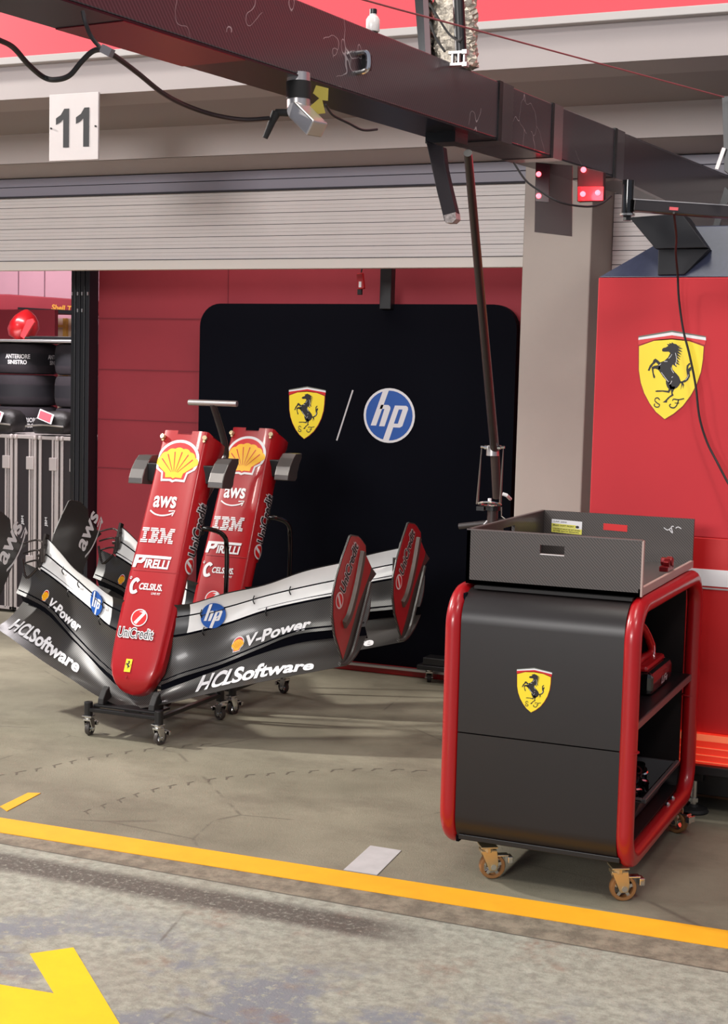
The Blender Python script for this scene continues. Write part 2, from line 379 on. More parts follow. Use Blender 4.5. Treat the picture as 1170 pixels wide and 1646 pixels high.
# ------------------------------------------------------------------ floor
def floor_material():
    m = bpy.data.materials.new('concrete_floor'); m.use_nodes = True; nt = m.node_tree; L = nt.links.new; N = nt.nodes.new; b = nt.nodes['Principled BSDF']
    geo = N('ShaderNodeNewGeometry'); sep = N('ShaderNodeSeparateXYZ'); L(geo.outputs['Position'], sep.inputs[0])
    def noise(sc, det=8, rough=.6, stretch=None):
        n = N('ShaderNodeTexNoise'); n.inputs['Scale'].default_value = sc; n.inputs['Detail'].default_value = det; n.inputs['Roughness'].default_value = rough
        if stretch:
            mp = N('ShaderNodeMapping'); mp.inputs['Scale'].default_value = stretch; L(geo.outputs['Position'], mp.inputs[0]); L(mp.outputs[0], n.inputs['Vector'])
        else: L(geo.outputs['Position'], n.inputs['Vector'])
        return n.outputs['Fac']
    def ramp(f, a, c, lo=(0, 0, 0), hi=(1, 1, 1)):
        r = N('ShaderNodeValToRGB'); r.color_ramp.elements[0].position = a; r.color_ramp.elements[1].position = c
        r.color_ramp.elements[0].color = (*lo, 1); r.color_ramp.elements[1].color = (*hi, 1); L(f, r.inputs['Fac']); return r.outputs['Color']
    def mix(f, a, c, mode='MIX'):
        x = N('ShaderNodeMix'); x.data_type = 'RGBA'; x.blend_type = mode
        for s, v in ((0, f), (6, a), (7, c)):
            if hasattr(v, 'is_linked'): L(v, x.inputs[s])
            else: x.inputs[s].default_value = v if s == 0 else (*v, 1)
        return x.outputs[2]
    def math_(op, a, c=None):
        x = N('ShaderNodeMath'); x.operation = op; x.use_clamp = op in ('MULTIPLY',)
        for i, v in ((0, a), (1, c)):
            if v is None: continue
            if hasattr(v, 'is_linked'): L(v, x.inputs[i])
            else: x.inputs[i].default_value = v
        return x.outputs[0]
    def band(src, lo, hi, soft=.01):
        r1 = N('ShaderNodeMapRange'); L(src, r1.inputs[0]); r1.inputs[1].default_value = lo-soft; r1.inputs[2].default_value = lo+soft
        r2 = N('ShaderNodeMapRange'); L(src, r2.inputs[0]); r2.inputs[1].default_value = hi+soft; r2.inputs[2].default_value = hi-soft
        return math_('MULTIPLY', r1.outputs[0], r2.outputs[0])
    # garage concrete
    g = mix(ramp(noise(1.3), .35, .68), lin((118, 113, 96)), lin((150, 144, 125)))
    g = mix(math_('MULTIPLY', ramp(noise(2.1, 10, .7, (1, 1.5, 1)), .48, .66), .5), g, lin((100, 92, 78)))
    g = mix(math_('MULTIPLY', ramp(noise(38, 3), .6, .75), .25), g, lin((96, 88, 78)))
    # pit lane concrete
    p = mix(ramp(noise(26, 6, .7), .38, .62), lin((138, 139, 127)), lin((172, 174, 160)))
    p = mix(math_('MULTIPLY', ramp(noise(2.0), .45, .7), .4), p, lin((138, 130, 114)))
    blue = math_('MULTIPLY', ramp(noise(2.6, 4, .7), .47, .56), ramp(noise(34, 6, .75), .40, .47))
    blue = math_('MULTIPLY', blue, band(sep.outputs['Y'], 2.4, 3.58, .15))
    p = mix(math_('MULTIPLY', blue, .9), p, lin((124, 129, 136)))
    rust = math_('MULTIPLY', ramp(noise(3.3, 4), .56, .66), ramp(noise(21, 5), .4, .6))
    p = mix(math_('MULTIPLY', rust, .55), p, lin((132, 100, 82)))
    tyre = math_('MULTIPLY', band(sep.outputs['Y'], 3.80, 3.945, .025), ramp(noise(60, 5, .8), .36, .47))
    tyre = math_('MULTIPLY', tyre, band(sep.outputs['X'], -6, -1.5, .12))
    p = mix(math_('MULTIPLY', tyre, .9), p, lin((80, 73, 67)))
    strip = mix(ramp(noise(16, 6, .7), .4, .6), lin((112, 104, 90)), lin((146, 136, 118)))
    isp = N('ShaderNodeMapRange'); L(sep.outputs['Y'], isp.inputs[0]); isp.inputs[1].default_value = 4.022; isp.inputs[2].default_value = 4.018
    c = mix(band(sep.outputs['Y'], 4.02, 4.2, .002), g, strip)
    c = mix(isp.outputs[0], c, p)
    c = mix(math_('MULTIPLY', band(sep.outputs['Y'], 4.016, 4.024, .003), .8), c, lin((62, 58, 52)))
    wv = noise(7, 2); xx = math_('ADD', sep.outputs['X'], math_('MULTIPLY', wv, .05))
    c = mix(math_('MULTIPLY', band(xx, -2.372, -2.368, .004), .0), c, lin((70, 64, 58)))
    vo = N('ShaderNodeTexVoronoi'); vo.feature = 'DISTANCE_TO_EDGE'; vo.inputs['Scale'].default_value = .9
    dist = mix(.12, geo.outputs['Position'], N('ShaderNodeTexNoise').outputs['Color']); L(dist, vo.inputs['Vector'])
    cr = N('ShaderNodeMapRange'); L(vo.outputs['Distance'], cr.inputs[0]); cr.inputs[1].default_value = .006; cr.inputs[2].default_value = .001
    c = mix(math_('MULTIPLY', math_('MULTIPLY', cr.outputs[0], ramp(noise(2.2), .5, .56)), .55), c, lin((82, 74, 64)))
    L(c, b.inputs['Base Color'])
    rr = N('ShaderNodeMapRange'); L(noise(4), rr.inputs[0]); rr.inputs[3].default_value = .5; rr.inputs[4].default_value = .8; L(rr.outputs[0], b.inputs['Roughness'])
    bp = N('ShaderNodeBump'); bp.inputs['Strength'].default_value = .55; bp.inputs['Distance'].default_value = .004
    hh = math_('ADD', noise(70, 6, .85), math_('MULTIPLY', noise(170, 3), .6)); L(hh, bp.inputs['Height']); L(bp.outputs[0], b.inputs['Normal'])
    return m
struct(MB().box((-13, -1, -.1), (6, 14, 0)).build('floor', floor_material()))
YARR = mat('yellow_film', (250, 200, 26), .5, noise=.05, nscale=9)
YLINE = mat('yellow_paint', (240, 172, 34), .55, noise=.07, nscale=9)
WTAPE = mat('white_tape', (188, 186, 186), .6, noise=.08, nscale=14)
def floor_paint(pts, m, name='floor_marking', h=.002):
    return struct(MB().prism([(p[0], p[1], .0004) for p in pts], (0, 0, h)).build(name, m))
floor_paint([(-9, 3.93), (-.2, 4.205), (1, 4.235), (1, 4.385), (-3.199, 4.254), (-9, 4.05)], YLINE)
floor_paint([(-1.873, 4.306), (-1.893, 4.578), (-1.778, 4.578), (-1.756, 4.31)], WTAPE)
floor_paint([(-3.60, 3.98+.26), (-3.283, 4.366), (-3.3+.0, 4.561), (-3.255, 4.579), (-3.225, 4.33), (-3.50, 4.24)][1:5], YLINE)
A = [atz(*q) for q in ((48,1534),(118,1524),(200,1660),(150,1790),(-10,1850),(-50,1760),(70,1690),(-120,1642),(-120,1564),(87,1598))]
floor_paint([(a.x, a.y) for a in A], YARR)
mb = MB()
for arc in (((112,1313),(179,1290),(239,1271),(311,1257),(389,1247),(508,1239),(600,1236),(700,1240)), ((-60,1262),(0,1247),(70,1234),(140,1219),(215,1207),(290,1199),(335,1196))):
    C_ = catmull([atz(*q) for q in arc], 20); acc = 0; last = C_[0]
    for i in range(len(C_)-1):
        acc += (C_[i+1]-C_[i]).length
        if acc < .082: continue
        acc = 0; p = C_[i]; t = (C_[i+1]-p).normalized(); nn = V((-t.y, t.x, 0)); k = V((0, 0, .001)); L_ = .035+.02*random.random()
        mb.add([p+k, p+t*L_+k, p+t*L_*.9+nn*.007+k, p+nn*.004+k], [(0,1,2,3)])
        mb.add([p+t*.004+k, p+t*.014+k, p-nn*.03-t*.006+k, p-nn*.03-t*.014+k], [(0,1,2,3)])
struct(mb.build('floor_tyre_mark', mat('tyre_mark', (98, 90, 78), .8), recalc=False))
# ------------------------------------------------------------------ facade
FG = mat('facade_grey', (166, 156, 155), .65, noise=.03, nscale=2)
FT = mat('facade_taupe', (190, 179, 175), .65, noise=.03, nscale=2)
FP = mat('pillar_grey', (170, 160, 152), .7, noise=.05, nscale=2.2)
FR = mat('facade_red', (214, 56, 70), .5)
struct(MB().box((-13, 5.64, 2.825), (6, 5.9, 2.972)).build('wall_lintel', FG))
struct(MB().box((-13, 5.60, 2.972), (6, 5.9, 3.004)).build('trim_1', mat('ledge_grey', (176, 170, 168), .4), bevel=.003))
struct(MB().box((-13, 5.70, 3.004), (6, 6.0, 5.5)).build('wall_fascia', FR))
struct(MB().box((-13, 5.72, 2.83), (6, 6.95, 2.95)).build('ceiling', mat('soffit_grey', (148, 138, 136), .7)))
struct(MB().box((-13, 6.50, 2.68), (6, 6.62, 2.85)).build('wall_front', FT))
struct(MB().prism([(-13, 6.502, 2.678), (-13, 6.94, 2.658), (-13, 6.94, 2.85), (-13, 6.64, 2.85), (-13, 6.64, 2.679)], (19, 0, 0)).build('trim_2', FG))
for nm, x0, x1 in (('wall_pillar', -2.016, -1.700),):
    struct(MB().box((x0, 6.5, 0), (x1, 6.92, 2.656)).build(nm, FP, bevel=.006))
SLT = mat('shutter_slat', (226, 218, 215), .42, noise=.03, nscale=4)
SLB = mat('shutter_cream', (232, 224, 216), .45)
HOUS = mat('shutter_housing', (142, 138, 150), .45)
def shutter(name, x0, x1, zb):
    s = struct(thing(name, ((x0+x1)/2, 6.9, zb), '', ''))
    for k in ('label', 'category'): del s[k]
    mb = MB(); jb = MB(); z = zb+.052; pitch = (2.556-z)/math.ceil((2.556-z)/.0665)
    while z < 2.556-pitch*.5:
        for a, b in ((.055, .35), (.365, .66), (.675, 1.0)): mb.box((x0, 6.885, z+pitch*a), (x1, 6.905, z+pitch*b))
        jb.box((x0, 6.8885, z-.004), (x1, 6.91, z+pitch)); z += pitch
    mb.build('slat_curtain', SLT, s); jb.build('slat_gap_shade', mat('gap_shade_grey', (84, 76, 78), .8), s)  # backing behind the slats coloured dark, shade of the gaps put into its colour
    MB().box((x0, 6.87, zb), (x1, 6.915, zb+.05)).build('bottom_rail', SLB, s, bevel=.004)
    MB().box((x0, 6.86, z+.004), (x1, 6.93, z+.052)).box((x0, 6.865, z+.056), (x1, 6.93, 2.656)).build('housing', HOUS, s, bevel=.002)
    MB().box((x0, 6.857, z-.004), (x1, 6.93, z+.004)).box((x0, 6.87, z+.052), (x1, 6.93, z+.056)).build('seam', mat('dark_gap', (52, 50, 56), .8), s)
    return s
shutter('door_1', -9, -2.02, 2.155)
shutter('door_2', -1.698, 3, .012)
# number board
s = thing('number_sign', (-3.84, 5.62, 2.55), 'white square board with black number 11 hanging from the grey lintel', 'sign')
a = aty(79, 154, 5.62); b_ = aty(157, 256, 5.62)
MB().box((a.x, 5.622, b_.z), (b_.x, 5.634, a.z+.005)).build('board', mat('sign_white', (196, 187, 186), .5, noise=.04), s, bevel=.002)
cxs, czs, ww, hh = (a.x+b_.x)/2, (a.z+b_.z)/2, b_.x-a.x, a.z-b_.z
d = Decal()
for ox in (-.21, .20):
    d.poly([(ox-.0, -.30), (ox+.12, -.30), (ox+.12, .29), (ox+.02, .29), (ox-.05, .20), (ox-.15, .15), (ox-.15, .05), (ox-.05, .09), (ox, .13)], INK, 0)
d.build('numerals', front_map(cxs, czs, 5.622, ww, hh), s)
for x in (a.x+.012, b_.x-.012): MB().cyl((x, 5.622, czs), (x, 5.616, czs), .004).build('fixing_screw', BLK, s)
# ------------------------------------------------------------------ garage inside
struct(MB().box((-4.97, 7.55, 0), (-1.7, 7.62, 2.75)).build('wall_back', REDM))
mb = MB()
for q in (512, 595, 676, 755):
    z = aty(230, q, 7.55).z; mb.box((-4.97, 7.5465, z-.003), (-1.7, 7.552, z+.003))
x = aty(367, 455, 7.55).x; mb.box((x-.002, 7.5465, 2.0), (x+.002, 7.552, 2.75))
struct(mb.build('wall_seam', mat('seam_red', (118, 30, 42), .7)))
struct(MB().box((-13, 6.93, 2.95), (3, 13, 3.05)).build('ceiling_garage', mat('ceiling_white', (190, 182, 182), .8)))
struct(MB().box((-1.76, 6.9, 0), (-1.7, 7.62, 2.83)).build('wall_right', REDM))
struct(MB().box((1.5, 6.9, 0), (1.6, 13, 2.95)).build('wall_side', FT))
MPK = mat('panel_pink', (226, 176, 190), .5, noise=.03, nscale=2)
mb = MB().box((-13, 12.2, 0), (-4, 12.3, 2.95)); struct(mb.build('wall_far', MPK))
mb = MB()
for px in (30, 72): x = aty(px, 455, 12.2).x; mb.box((x-.004, 12.192, 2.2), (x+.004, 12.2, 2.95))
struct(mb.build('trim_3', mat('seam_grey', (150, 110, 124), .6)))
# partition posts
s = thing('partition_post', (-5.05, 7.5, 0), 'tall black folding partition frame between the tyre store and the red wall', 'partition')
for i, px in enumerate((113.5, 121, 128.5, 136)):
    a, b_ = aty(px, 600, 7.46), aty(px+6.6, 600, 7.46)
    MB().box((a.x, 7.46, 0.01), (b_.x, 7.56, 2.75)).build('upright', NAVY if i % 2 else BLK, s, bevel=.003)
for px in (116, 125, 132, 141):
    for py in (472,) + ((499,) if px in (125, 132) else ()):
        a = aty(px, py, 7.455); MB().cb(a, (.007, .008, .02)).build('hinge', ALU, s)
# backdrop board
s = thing('backdrop_board', (-3.27, 7.45, 0), 'large matt black board with rounded top corners carrying a shield and a round blue logo', 'display board')
xl, xr, zt, r = -4.215, -2.325, 2.008, .13
pts = [(xl, 7.44, .03), (xr, 7.44, .03)]
pts += [(xr-r+r*math.cos(t), 7.44, zt-r+r*math.sin(t)) for t in [PI/2*k/8 for k in range(9)]]
pts += [(xl+r+r*math.cos(t), 7.44, zt-r+r*math.sin(t)) for t in [PI/2+PI/2*k/8 for k in range(9)]]
MB().prism(pts, (0, .06, 0)).build('board', BLKM, s)
a, b_ = aty(464, 662, 7.44), aty(523, 662, 7.44); t1, t0 = aty(493, 621, 7.44), aty(493, 706, 7.44)
shield(Decal()).build('shield_emblem', front_map((a.x+b_.x)/2, (t1.z+t0.z)/2, 7.44, (b_.x-a.x)/2, (t1.z-t0.z)/2), s)
a, b_ = aty(567, 627, 7.438), aty(541, 708, 7.438)
Decal().stroke([(a.x, a.z), (b_.x, b_.z)], .009, mat('print_grey', (200, 196, 198), .5), 0).build('divider_stroke', plane_map((0, 7.44, 0), (1, 0, 0), (0, 0, 1), (0, -1, 0)), s)
c, e1, e2 = aty(625.5, 668, 7.44), aty(667, 668, 7.44), aty(625.5, 712, 7.44)
hp_logo(Decal(), 0, 0, 1, 1).build('round_logo', front_map(c.x, c.z, 7.44, e1.x-c.x, c.z-e2.z), s)
MB().box((-4.3, 7.36, 0), (-1.9, 7.46, .035)).build('floor_sill', RED, s, bevel=.006, lab='red sill along the bottom of the black board')
MB().box((-4.3, 7.34, .034), (-1.9, 7.37, .046)).build('sill_edge', ALU, s)
# bracket above the board and hanging gadget
a, b_ = aty(611, 432, 7.40), aty(628, 488, 7.40)
rehome(label(MB().box((a.x, 7.40, b_.z-.03), (b_.x, 7.46, 2.56)).build('hanging_bracket', BLK, bevel=.004), 'black flat bar dropping from under the shutter to the top of the black board', 'bracket'))
g = thing('pendant_switch', tuple(aty(580, 470, 7.2)), 'small red handset hanging on a thin black wire under the shutter', 'switch')
a = aty(580, 452, 7.2); mb = MB().cb(a, (.036, .025, .085), Matrix.Rotation(math.radians(-8), 3, 'Y')); mb.build('body', RED, g, bevel=.005)
MB().cb(a+V((.002, -.014, -.018)), (.014, .004, .03)).build('button', WHT, g)
MB().cb(a+V((-.004, 0, -.056)), (.024, .02, .03)).build('plug', RUB, g, bevel=.003)
MB().tube([a+V((0, 0, .04)), aty(584, 428, 7.2), aty(597, 424, 7.2), aty(612, 425, 7.2), aty(632, 430, 7.3), aty(652, 431, 7.38)], .0035, 6, smooth=6).build('wire', RUB, g)
# ------------------------------------------------------------------ tyre store (left)
def tyre(c, h, r=.25, lab='', texts=()):
    t = thing('wrapped_tyre', c, lab, 'tyre', 'tyres in black warming covers')
    k = .05; pr = [(.05, .002), (r-.03, .002), (r-.008, .012), (r, .03), (r+.006, h*.3), (r+.003, h*.5), (r+.006, h*.7), (r, h-.03), (r-.008, h-.012), (r-.03, h-.002), (.05, h-.002)]
    MB().lathe(c, pr, n=36).build('cover', mat('cover_black', (44, 38, 44), .85, noise=.15, nscale=12, bump=.3), t, smooth=True)
    mb = MB().lathe(V(c)+V((0, 0, h*.28)), [(r-.01, 0), (r+.006, .004), (r+.006, h*.4), (r-.01, h*.4+.004)], n=36); mb.build('strap_band', mat('strap_black', (30, 28, 34), .7), t, smooth=True)
    for (txt, ang, wdt) in texts:
        d = Decal(); l1, l2 = txt.split('|')
        d.text(l1, -1, .1, 1, 1, WHT, bold=.03); d.text(l2, -.8, -1, .75, -.15, WHT, bold=.03)
        def fn(u, v, l, ang=ang): th = ang+u*wdt/2/r; R = r+.0095; return V(c)+V((R*math.sin(th), -R*math.cos(th), h*.48+v*h*.16))
        d.build('lettering', fn, t)
    return t
hT = .222
for ci, (px, nm) in enumerate(((42, 'beside the partition'), (-64, 'at the left edge'), (141, 'half hidden by the partition'))):
    bx = aty(px, 600, 8.80)
    for k in range(8):
        top = 1.80-hT*(8-1-k)-hT
        if k < 4: continue
        z = .02+hT*k
        tx = ()
        if ci == 0 and k == 7: tx = (('ANTERIORE|SINISTRO', .36, .17), ('ANTERIORE|SINISTRO', 1.72, .17))
        if ci == 0 and k == 5: tx = (('ANTERIORE|DESTRO', .62, .16),)
        tyre((bx.x, 8.80, z), hT, .222, 'black covered tyre, %s of the stack %s' % (('', '', '', '', 'fourth from the top', 'third from the top', 'second from the top', 'topmost')[k], nm), tx)
rehome(label(MB().box((-8.0, 8.53, .62), (-5.5, 9.2, .90)).box((-7.9, 8.54, .0), (-7.8, 9.1, .62)).box((-5.8, 8.54, 0), (-5.7, 9.1, .62)).build('tyre_trolley', BLK, bevel=.01), 'low black rack carrying the stacked covered tyres', 'rack'))
ztop = .02+hT*8
a = aty(-70, 556, 8.6)
rehome(label(MB().box((a.x, 8.5, ztop+.001), (-5.75, 9.0, ztop+.02)).build('silver_tray', ALU, bevel=.004), 'thin silver tray lying across the tops of the covered tyres', 'tray'))
zt2 = ztop+.0205
# red glossy shell
a = aty(31, 552, 8.7); R0 = .1
t = thing('red_fairing', (a.x, 8.7, zt2), 'glossy red curved bodywork shell standing on top of the covered tyres', 'bodywork')
rows = []
prof = [(0.0, .02, .06), (.03, .085, .10), (.08, .10, .12), (.13, .085, .115), (.17, .06, .09), (.20, .03, .045), (.215, .008, .012)]
for z, rx, ry in prof:
    rows.append([V((a.x+.02+z*.18+rx*math.cos(q)*(1+.15*math.cos(2*q)), 8.7+ry*math.sin(q), zt2+z)) for q in [2*PI*k/24 for k in range(24)]])
MB().grid(rows, True).build('shell', RED, t, smooth=True)
MB().prism([aty(38, 545, 8.58), aty(55, 518, 8.58), aty(52, 512, 8.58), aty(43, 514, 8.58), aty(32, 540, 8.58)], (0, .02, 0)).build('lip', mat('red_gloss_light', (222, 60, 66), .2, coat=.8), t, bevel=.004)
a, b_ = aty(50, 550, 8.55), aty(150, 553, 8.55)
rehome(label(MB().box((a.x, 8.53, zt2), (b_.x, 8.57, zt2+.024)).cyl((a.x, 8.55, zt2+.012), (a.x-.05, 8.55, zt2+.012), .008).build('black_bar', BLK, bevel=.003), 'slim black bar lying on the silver tray beside the red shell', 'bar'))
# red board, cabinets and door beyond
a, b_ = aty(-60, 497, 10.2), aty(88, 497, 10.2); z0 = 0
rehome(label(MB().box((a.x, 10.2, 0), (b_.x, 10.25, a.z)).build('red_screen', REDM, bevel=.004), 'plain red screen standing behind the covered tyres', 'screen'))
a, b_ = aty(-60, 462, 11.4), aty(170, 490, 11.4)
t = thing('overhead_cabinet', ((a.x+b_.x)/2, 11.4, 0), 'long red overhead unit with gold lettering at the back of the garage', 'cabinet')
MB().prism([(a.x, 11.4, aty(0, 500, 11.4).z), (b_.x, 11.4, aty(113, 505, 11.4).z), (b_.x, 11.4, aty(113, 484, 11.4).z), (aty(14, 473, 11.4).x, 11.4, aty(14, 473, 11.4).z), (a.x, 11.4, aty(0, 472, 11.4).z)], (0, .4, 0)).build('body', REDM, t, bevel=.01)
MB().box((a.x, 11.5, 0), (aty(8, 500, 11.5).x, 11.8, aty(0, 500, 11.4).z)).build('side_panel', REDM, t)
p0, p1 = aty(30, 497, 11.37), aty(116, 502, 11.37)
MB().beam(p0, p1, .03, .035).build('lower_edge', BLK, t)
d = Decal(); p0, p1 = aty(83, 498, 11.4), aty(140, 503, 11.4); h0 = aty(83, 489, 11.4).z-p0.z
d.text('Shell Tronic', 0, 0, 1, 1, mat('gold_vinyl', (236, 170, 70), .4), bold=.03, shear=.15)
d.build('lettering', plane_map((p0.x, 11.4, p0.z), (p1.x-p0.x, 0, p1.z-p0.z), (0, 0, h0), (0, -1, 0), .003), t)
a, b_ = aty(86, 545, 12.15), aty(125, 512, 12.15)
t = thing('doorway', ((a.x+b_.x)/2, 12.1, 0), 'cream door in a yellow frame at the very back of the garage', 'door')
MB().box((a.x, 12.14, 0), (b_.x, 12.2, b_.z)).build('panel', mat('door_cream', (240, 222, 200), .5), t)
x0, x1 = aty(101, 520, 12.1).x, aty(106, 520, 12.1).x
MB().box((x0, 12.1, 0), (x1, 12.14, b_.z)).box((a.x, 12.1, aty(90, 526, 12.1).z), (x0, 12.14, aty(90, 522, 12.1).z)).build('frame', mat('frame_yellow', (232, 190, 90), .5), t)
x = aty(93, 540, 12.1).x; MB().box((x, 12.12, 1.3), (x+.02, 12.14, 1.55)).build('handle', ALU, t)
# soft bags on the cases
def bag(px, w, lab, flip=1):
    a = aty(px, 700, 8.12); zc = 1.19
    t = thing('gear_bag', (a.x, 8.12, zc), lab, 'bag')
    rows = []
    for z, k in ((0, .86), (.03, 1), (.07, 1), (.11, .86), (.14, .6), (.15, .25)):
        rows.append([V((a.x+flip*.10*z/.15*w+w/2*k*math.copysign(abs(math.cos(q))**.6, math.cos(q)), 8.12+.10*k*math.copysign(abs(math.sin(q))**.6, math.sin(q)), zc+.003+z)) for q in [2*PI*j/24 for j in range(24)]])
    mb = MB().grid(rows, True); mb.add(rows[0], [tuple(range(24))]); mb.add(rows[-1], [tuple(range(24))]); mb.build('body', mat('bag_black', (36, 33, 34), .45, noise=.2, nscale=20, bump=.4), t, smooth=True)
    d = Decal(); d.poly([(-1, -1), (1, -1), (1, 1), (-1, 1)], WHT); d.poly([(-.8, -.8), (.8, -.8), (.75, .8), (-.85, .7)], mat('label_red', (226, 70, 88), .5), 1)
    d.build('red_label', plane_map((a.x+.02*flip, 8.0, zc+.115), (.055, .0, -.018), (-.02, .045, .03), (0, -1, .3), .012, .004), t)
    MB().tube([(a.x-w*.48, 8.0, zc+.05), (a.x, 7.99, zc+.062), (a.x+w*.5, 8.0, zc+.055)], .006, 8, smooth=5).build('strap', ALU, t)
    return t
bag(88, .30, 'black soft gear bag with a red label, on the flight cases next to the partition')
bag(8, .26, 'black soft gear bag with a red label, on the flight cases at the left edge', 1)
# flight cases
CB = mat('case_black', (40, 32, 36), .55)
EDGE = mat('case_edge', (206, 196, 194), .4, metal=.35)
names = ['leftmost, cut by the picture edge', 'second from the left', 'third from the left', 'rightmost, beside the black partition']
for i, (l, r_) in enumerate(((-16, 20), (23, 58), (62, 94), (97, 126))):
    a, b_ = aty(l, 700, 8.0), aty(r_, 700, 8.0); zt = 1.18
    t = thing('flight_case', ((a.x+b_.x)/2, 8.0, 0), 'slim black metal-edged flight case, '+names[i], 'flight case', 'flight cases in a row')
    MB().box((a.x+.006, 8.008, .02), (b_.x-.006, 8.5, zt-.005)).build('body', CB, t)
    mb = MB(); w1 = .022
    for x in (a.x, b_.x-w1): mb.box((x, 8.0, .02), (x+w1, 8.02, zt)); mb.box((x, 8.48, .02), (x+w1, 8.505, zt))
    mb.box((a.x, 7.999, zt-.022), (b_.x, 8.51, zt)); mb.box((a.x, 8.0, .02), (b_.x, 8.02, .04))
    mid = a.x+(b_.x-a.x)*.66; mb.box((mid, 8.0, .03), (mid+.014, 8.012, zt-.02)); mb.box((mid+.022, 8.0, .03), (mid+.03, 8.012, zt-.02))
    mb.build('metal_edge', EDGE, t, bevel=.002)
    for x in (a.x+.01, b_.x-.012):
        MB().lathe((x, 8.006, zt-.012), [(.004, -.018), (.016, -.012), (.018, 0), (.016, .012), (.004, .018)], n=14).build('ball_corner', EDGE, t, smooth=True)
    for zl in (1.0, .35):
        MB().cb((mid+.013, 7.998, zl), (.058, .012, .085)).build('latch', EDGE, t, bevel=.004)
    d = Decal(); d.text('JBM', -1, -1, 1, 1, WHT, bold=.02)
    d.build('marking', plane_map(((a.x+mid)/2+.008, 8.008, .62), (.0, 0, .03), (-.012, 0, 0), (0, -1, 0)), t)
    for x in (a.x+.03, b_.x-.03):
        for y in (8.05, 8.45): MB().cyl((x-.01, y, .02), (x+.01, y, .02), .02, 14).build('castor', RUB, t)
# ------------------------------------------------------------------ nose and front wing assemblies
XC = -3.43
S_ = [0,.1,.2,.35,.5,.65,.8,.93]
ED = {'ml':[(5.475,.125),(5.475,.15),(5.49,.177),(5.532,.222),(5.570,.266),(5.627,.306),(5.697,.341),(5.746,.373)],
'mu':[(5.54,.19),(5.55,.205),(5.587,.245),(5.662,.312),(5.728,.378),(5.817,.43),(5.91,.455),(5.97,.47)],
'sl':[(5.55,.215),(5.555,.23),(5.575,.274),(5.651,.33),(5.717,.402),(5.79,.472),(5.87,.496),(5.92,.515)],
'su':[(5.60,.43),(5.60,.435),(5.624,.454),(5.712,.5),(5.769,.56),(5.85,.603),(5.931,.637),(5.98,.66)],
'fl':[(5.60,.44),(5.60,.447),(5.624,.464),(5.712,.51),(5.769,.57),(5.85,.613),(5.931,.647),(5.98,.67)],
'mi':[(5.62,.51),(5.62,.52),(5.644,.537),(5.718,.577),(5.795,.629),(5.88,.672),(5.975,.708),(6.03,.73)],
'mj':[(5.625,.516),(5.625,.526),(5.649,.543),(5.723,.583),(5.80,.635),(5.885,.678),(5.98,.714),(6.035,.736)],
'to':[(5.63,.57),(5.63,.58),(5.645,.592),(5.70,.645),(5.78,.684),(5.875,.749),(5.99,.791),(6.04,.83)]}
def _cs(vals, s):
    "smooth (catmull) interpolation over S_"
    s = min(max(abs(s), 0), .93)
    for i in range(len(S_)-1):
        if s <= S_[i+1]+1e-9: break
    t = (s-S_[i])/(S_[i+1]-S_[i]); g = lambda k: vals[max(0, min(len(vals)-1, k))]
    h = S_[i+1]-S_[i]
    m0 = (g(i+1)-g(i-1))/((S_[min(i+1, 7)]-S_[max(i-1, 0)]) or 1)*h; m1 = (g(i+2)-g(i))/((S_[min(i+2, 7)]-S_[i]) or 1)*h
    return (2*t**3-3*t*t+1)*g(i)+(t**3-2*t*t+t)*m0+(-2*t**3+3*t*t)*g(i+1)+(t**3-t*t)*m1
def edge(n, s): return V((XC+s, _cs([e[0] for e in ED[n]], s), _cs([e[1] for e in ED[n]], s)))
def wsurf(lo, up, s, t, camb=0, off=0):
    a, b = edge(lo, s), edge(up, s); c = b-a; n = V((0, -c.z, c.y)).normalized()   # n looks to the viewer side
    return a+c*t+n*(-camb*math.sin(PI*min(max(t, 0), 1))+off)
CAMB = {'ml': .016, 'sl': .014, 'fl': .004, 'mj': .004}
def wing_el(name, lo, up, ss, mats, parent, mfun=None, th=.008, nt=10):
    cam_ = CAMB[lo]; F = []; B = []
    for s in ss:
        F.append([wsurf(lo, up, s, k/nt, cam_) for k in range(nt+1)])
        B.append([wsurf(lo, up, s, k/nt, cam_, -.0015-th*math.sin(PI*(k/nt)**.7)) for k in range(nt, -1, -1)])
    mb = MB(); rows = [f+b for f, b in zip(F, B)]; n = len(rows[0])
    base = 0; mb.v = [p for r in rows for p in r]
    for i in range(len(ss)-1):
        for k in range(n):
            mb.f.append([i*n+k, i*n+(k+1) % n, (i+1)*n+(k+1) % n, (i+1)*n+k]); sm = (ss[i]+ss[i+1])/2
            tt = (k+.5)/nt if k < nt else None
            mb.m.append(mfun(abs(sm), tt) if mfun else 0)
    for i in (0, len(ss)-1): mb.f.append([i*n+k for k in range(n)]); mb.m.append(0)
    return mb.build(name, mats, parent, smooth=True)
fr = lambda a, b, n: [a+(b-a)*i/n for i in range(n+1)]
W1 = thing('nose_and_front_wing', (XC, 5.5, .13), 'upright red nose cone with black and white front wing, the nearer of two', 'race car part', 'race car noses with front wings')
mp = wing_el('main_plane', 'ml', 'mu', fr(-.92, .92, 60), CARB, W1)
sp = wing_el('second_element', 'sl', 'su', fr(-.93, .93, 60), CARB, W1)
fm = lambda s, t: 1 if (t is not None and .2 < s < .80) else 0
SF = [-.93, -.86, -.801, -.799]+fr(-.79, -.21, 20)+[-.201, -.199, -.15, -.10, -.06]
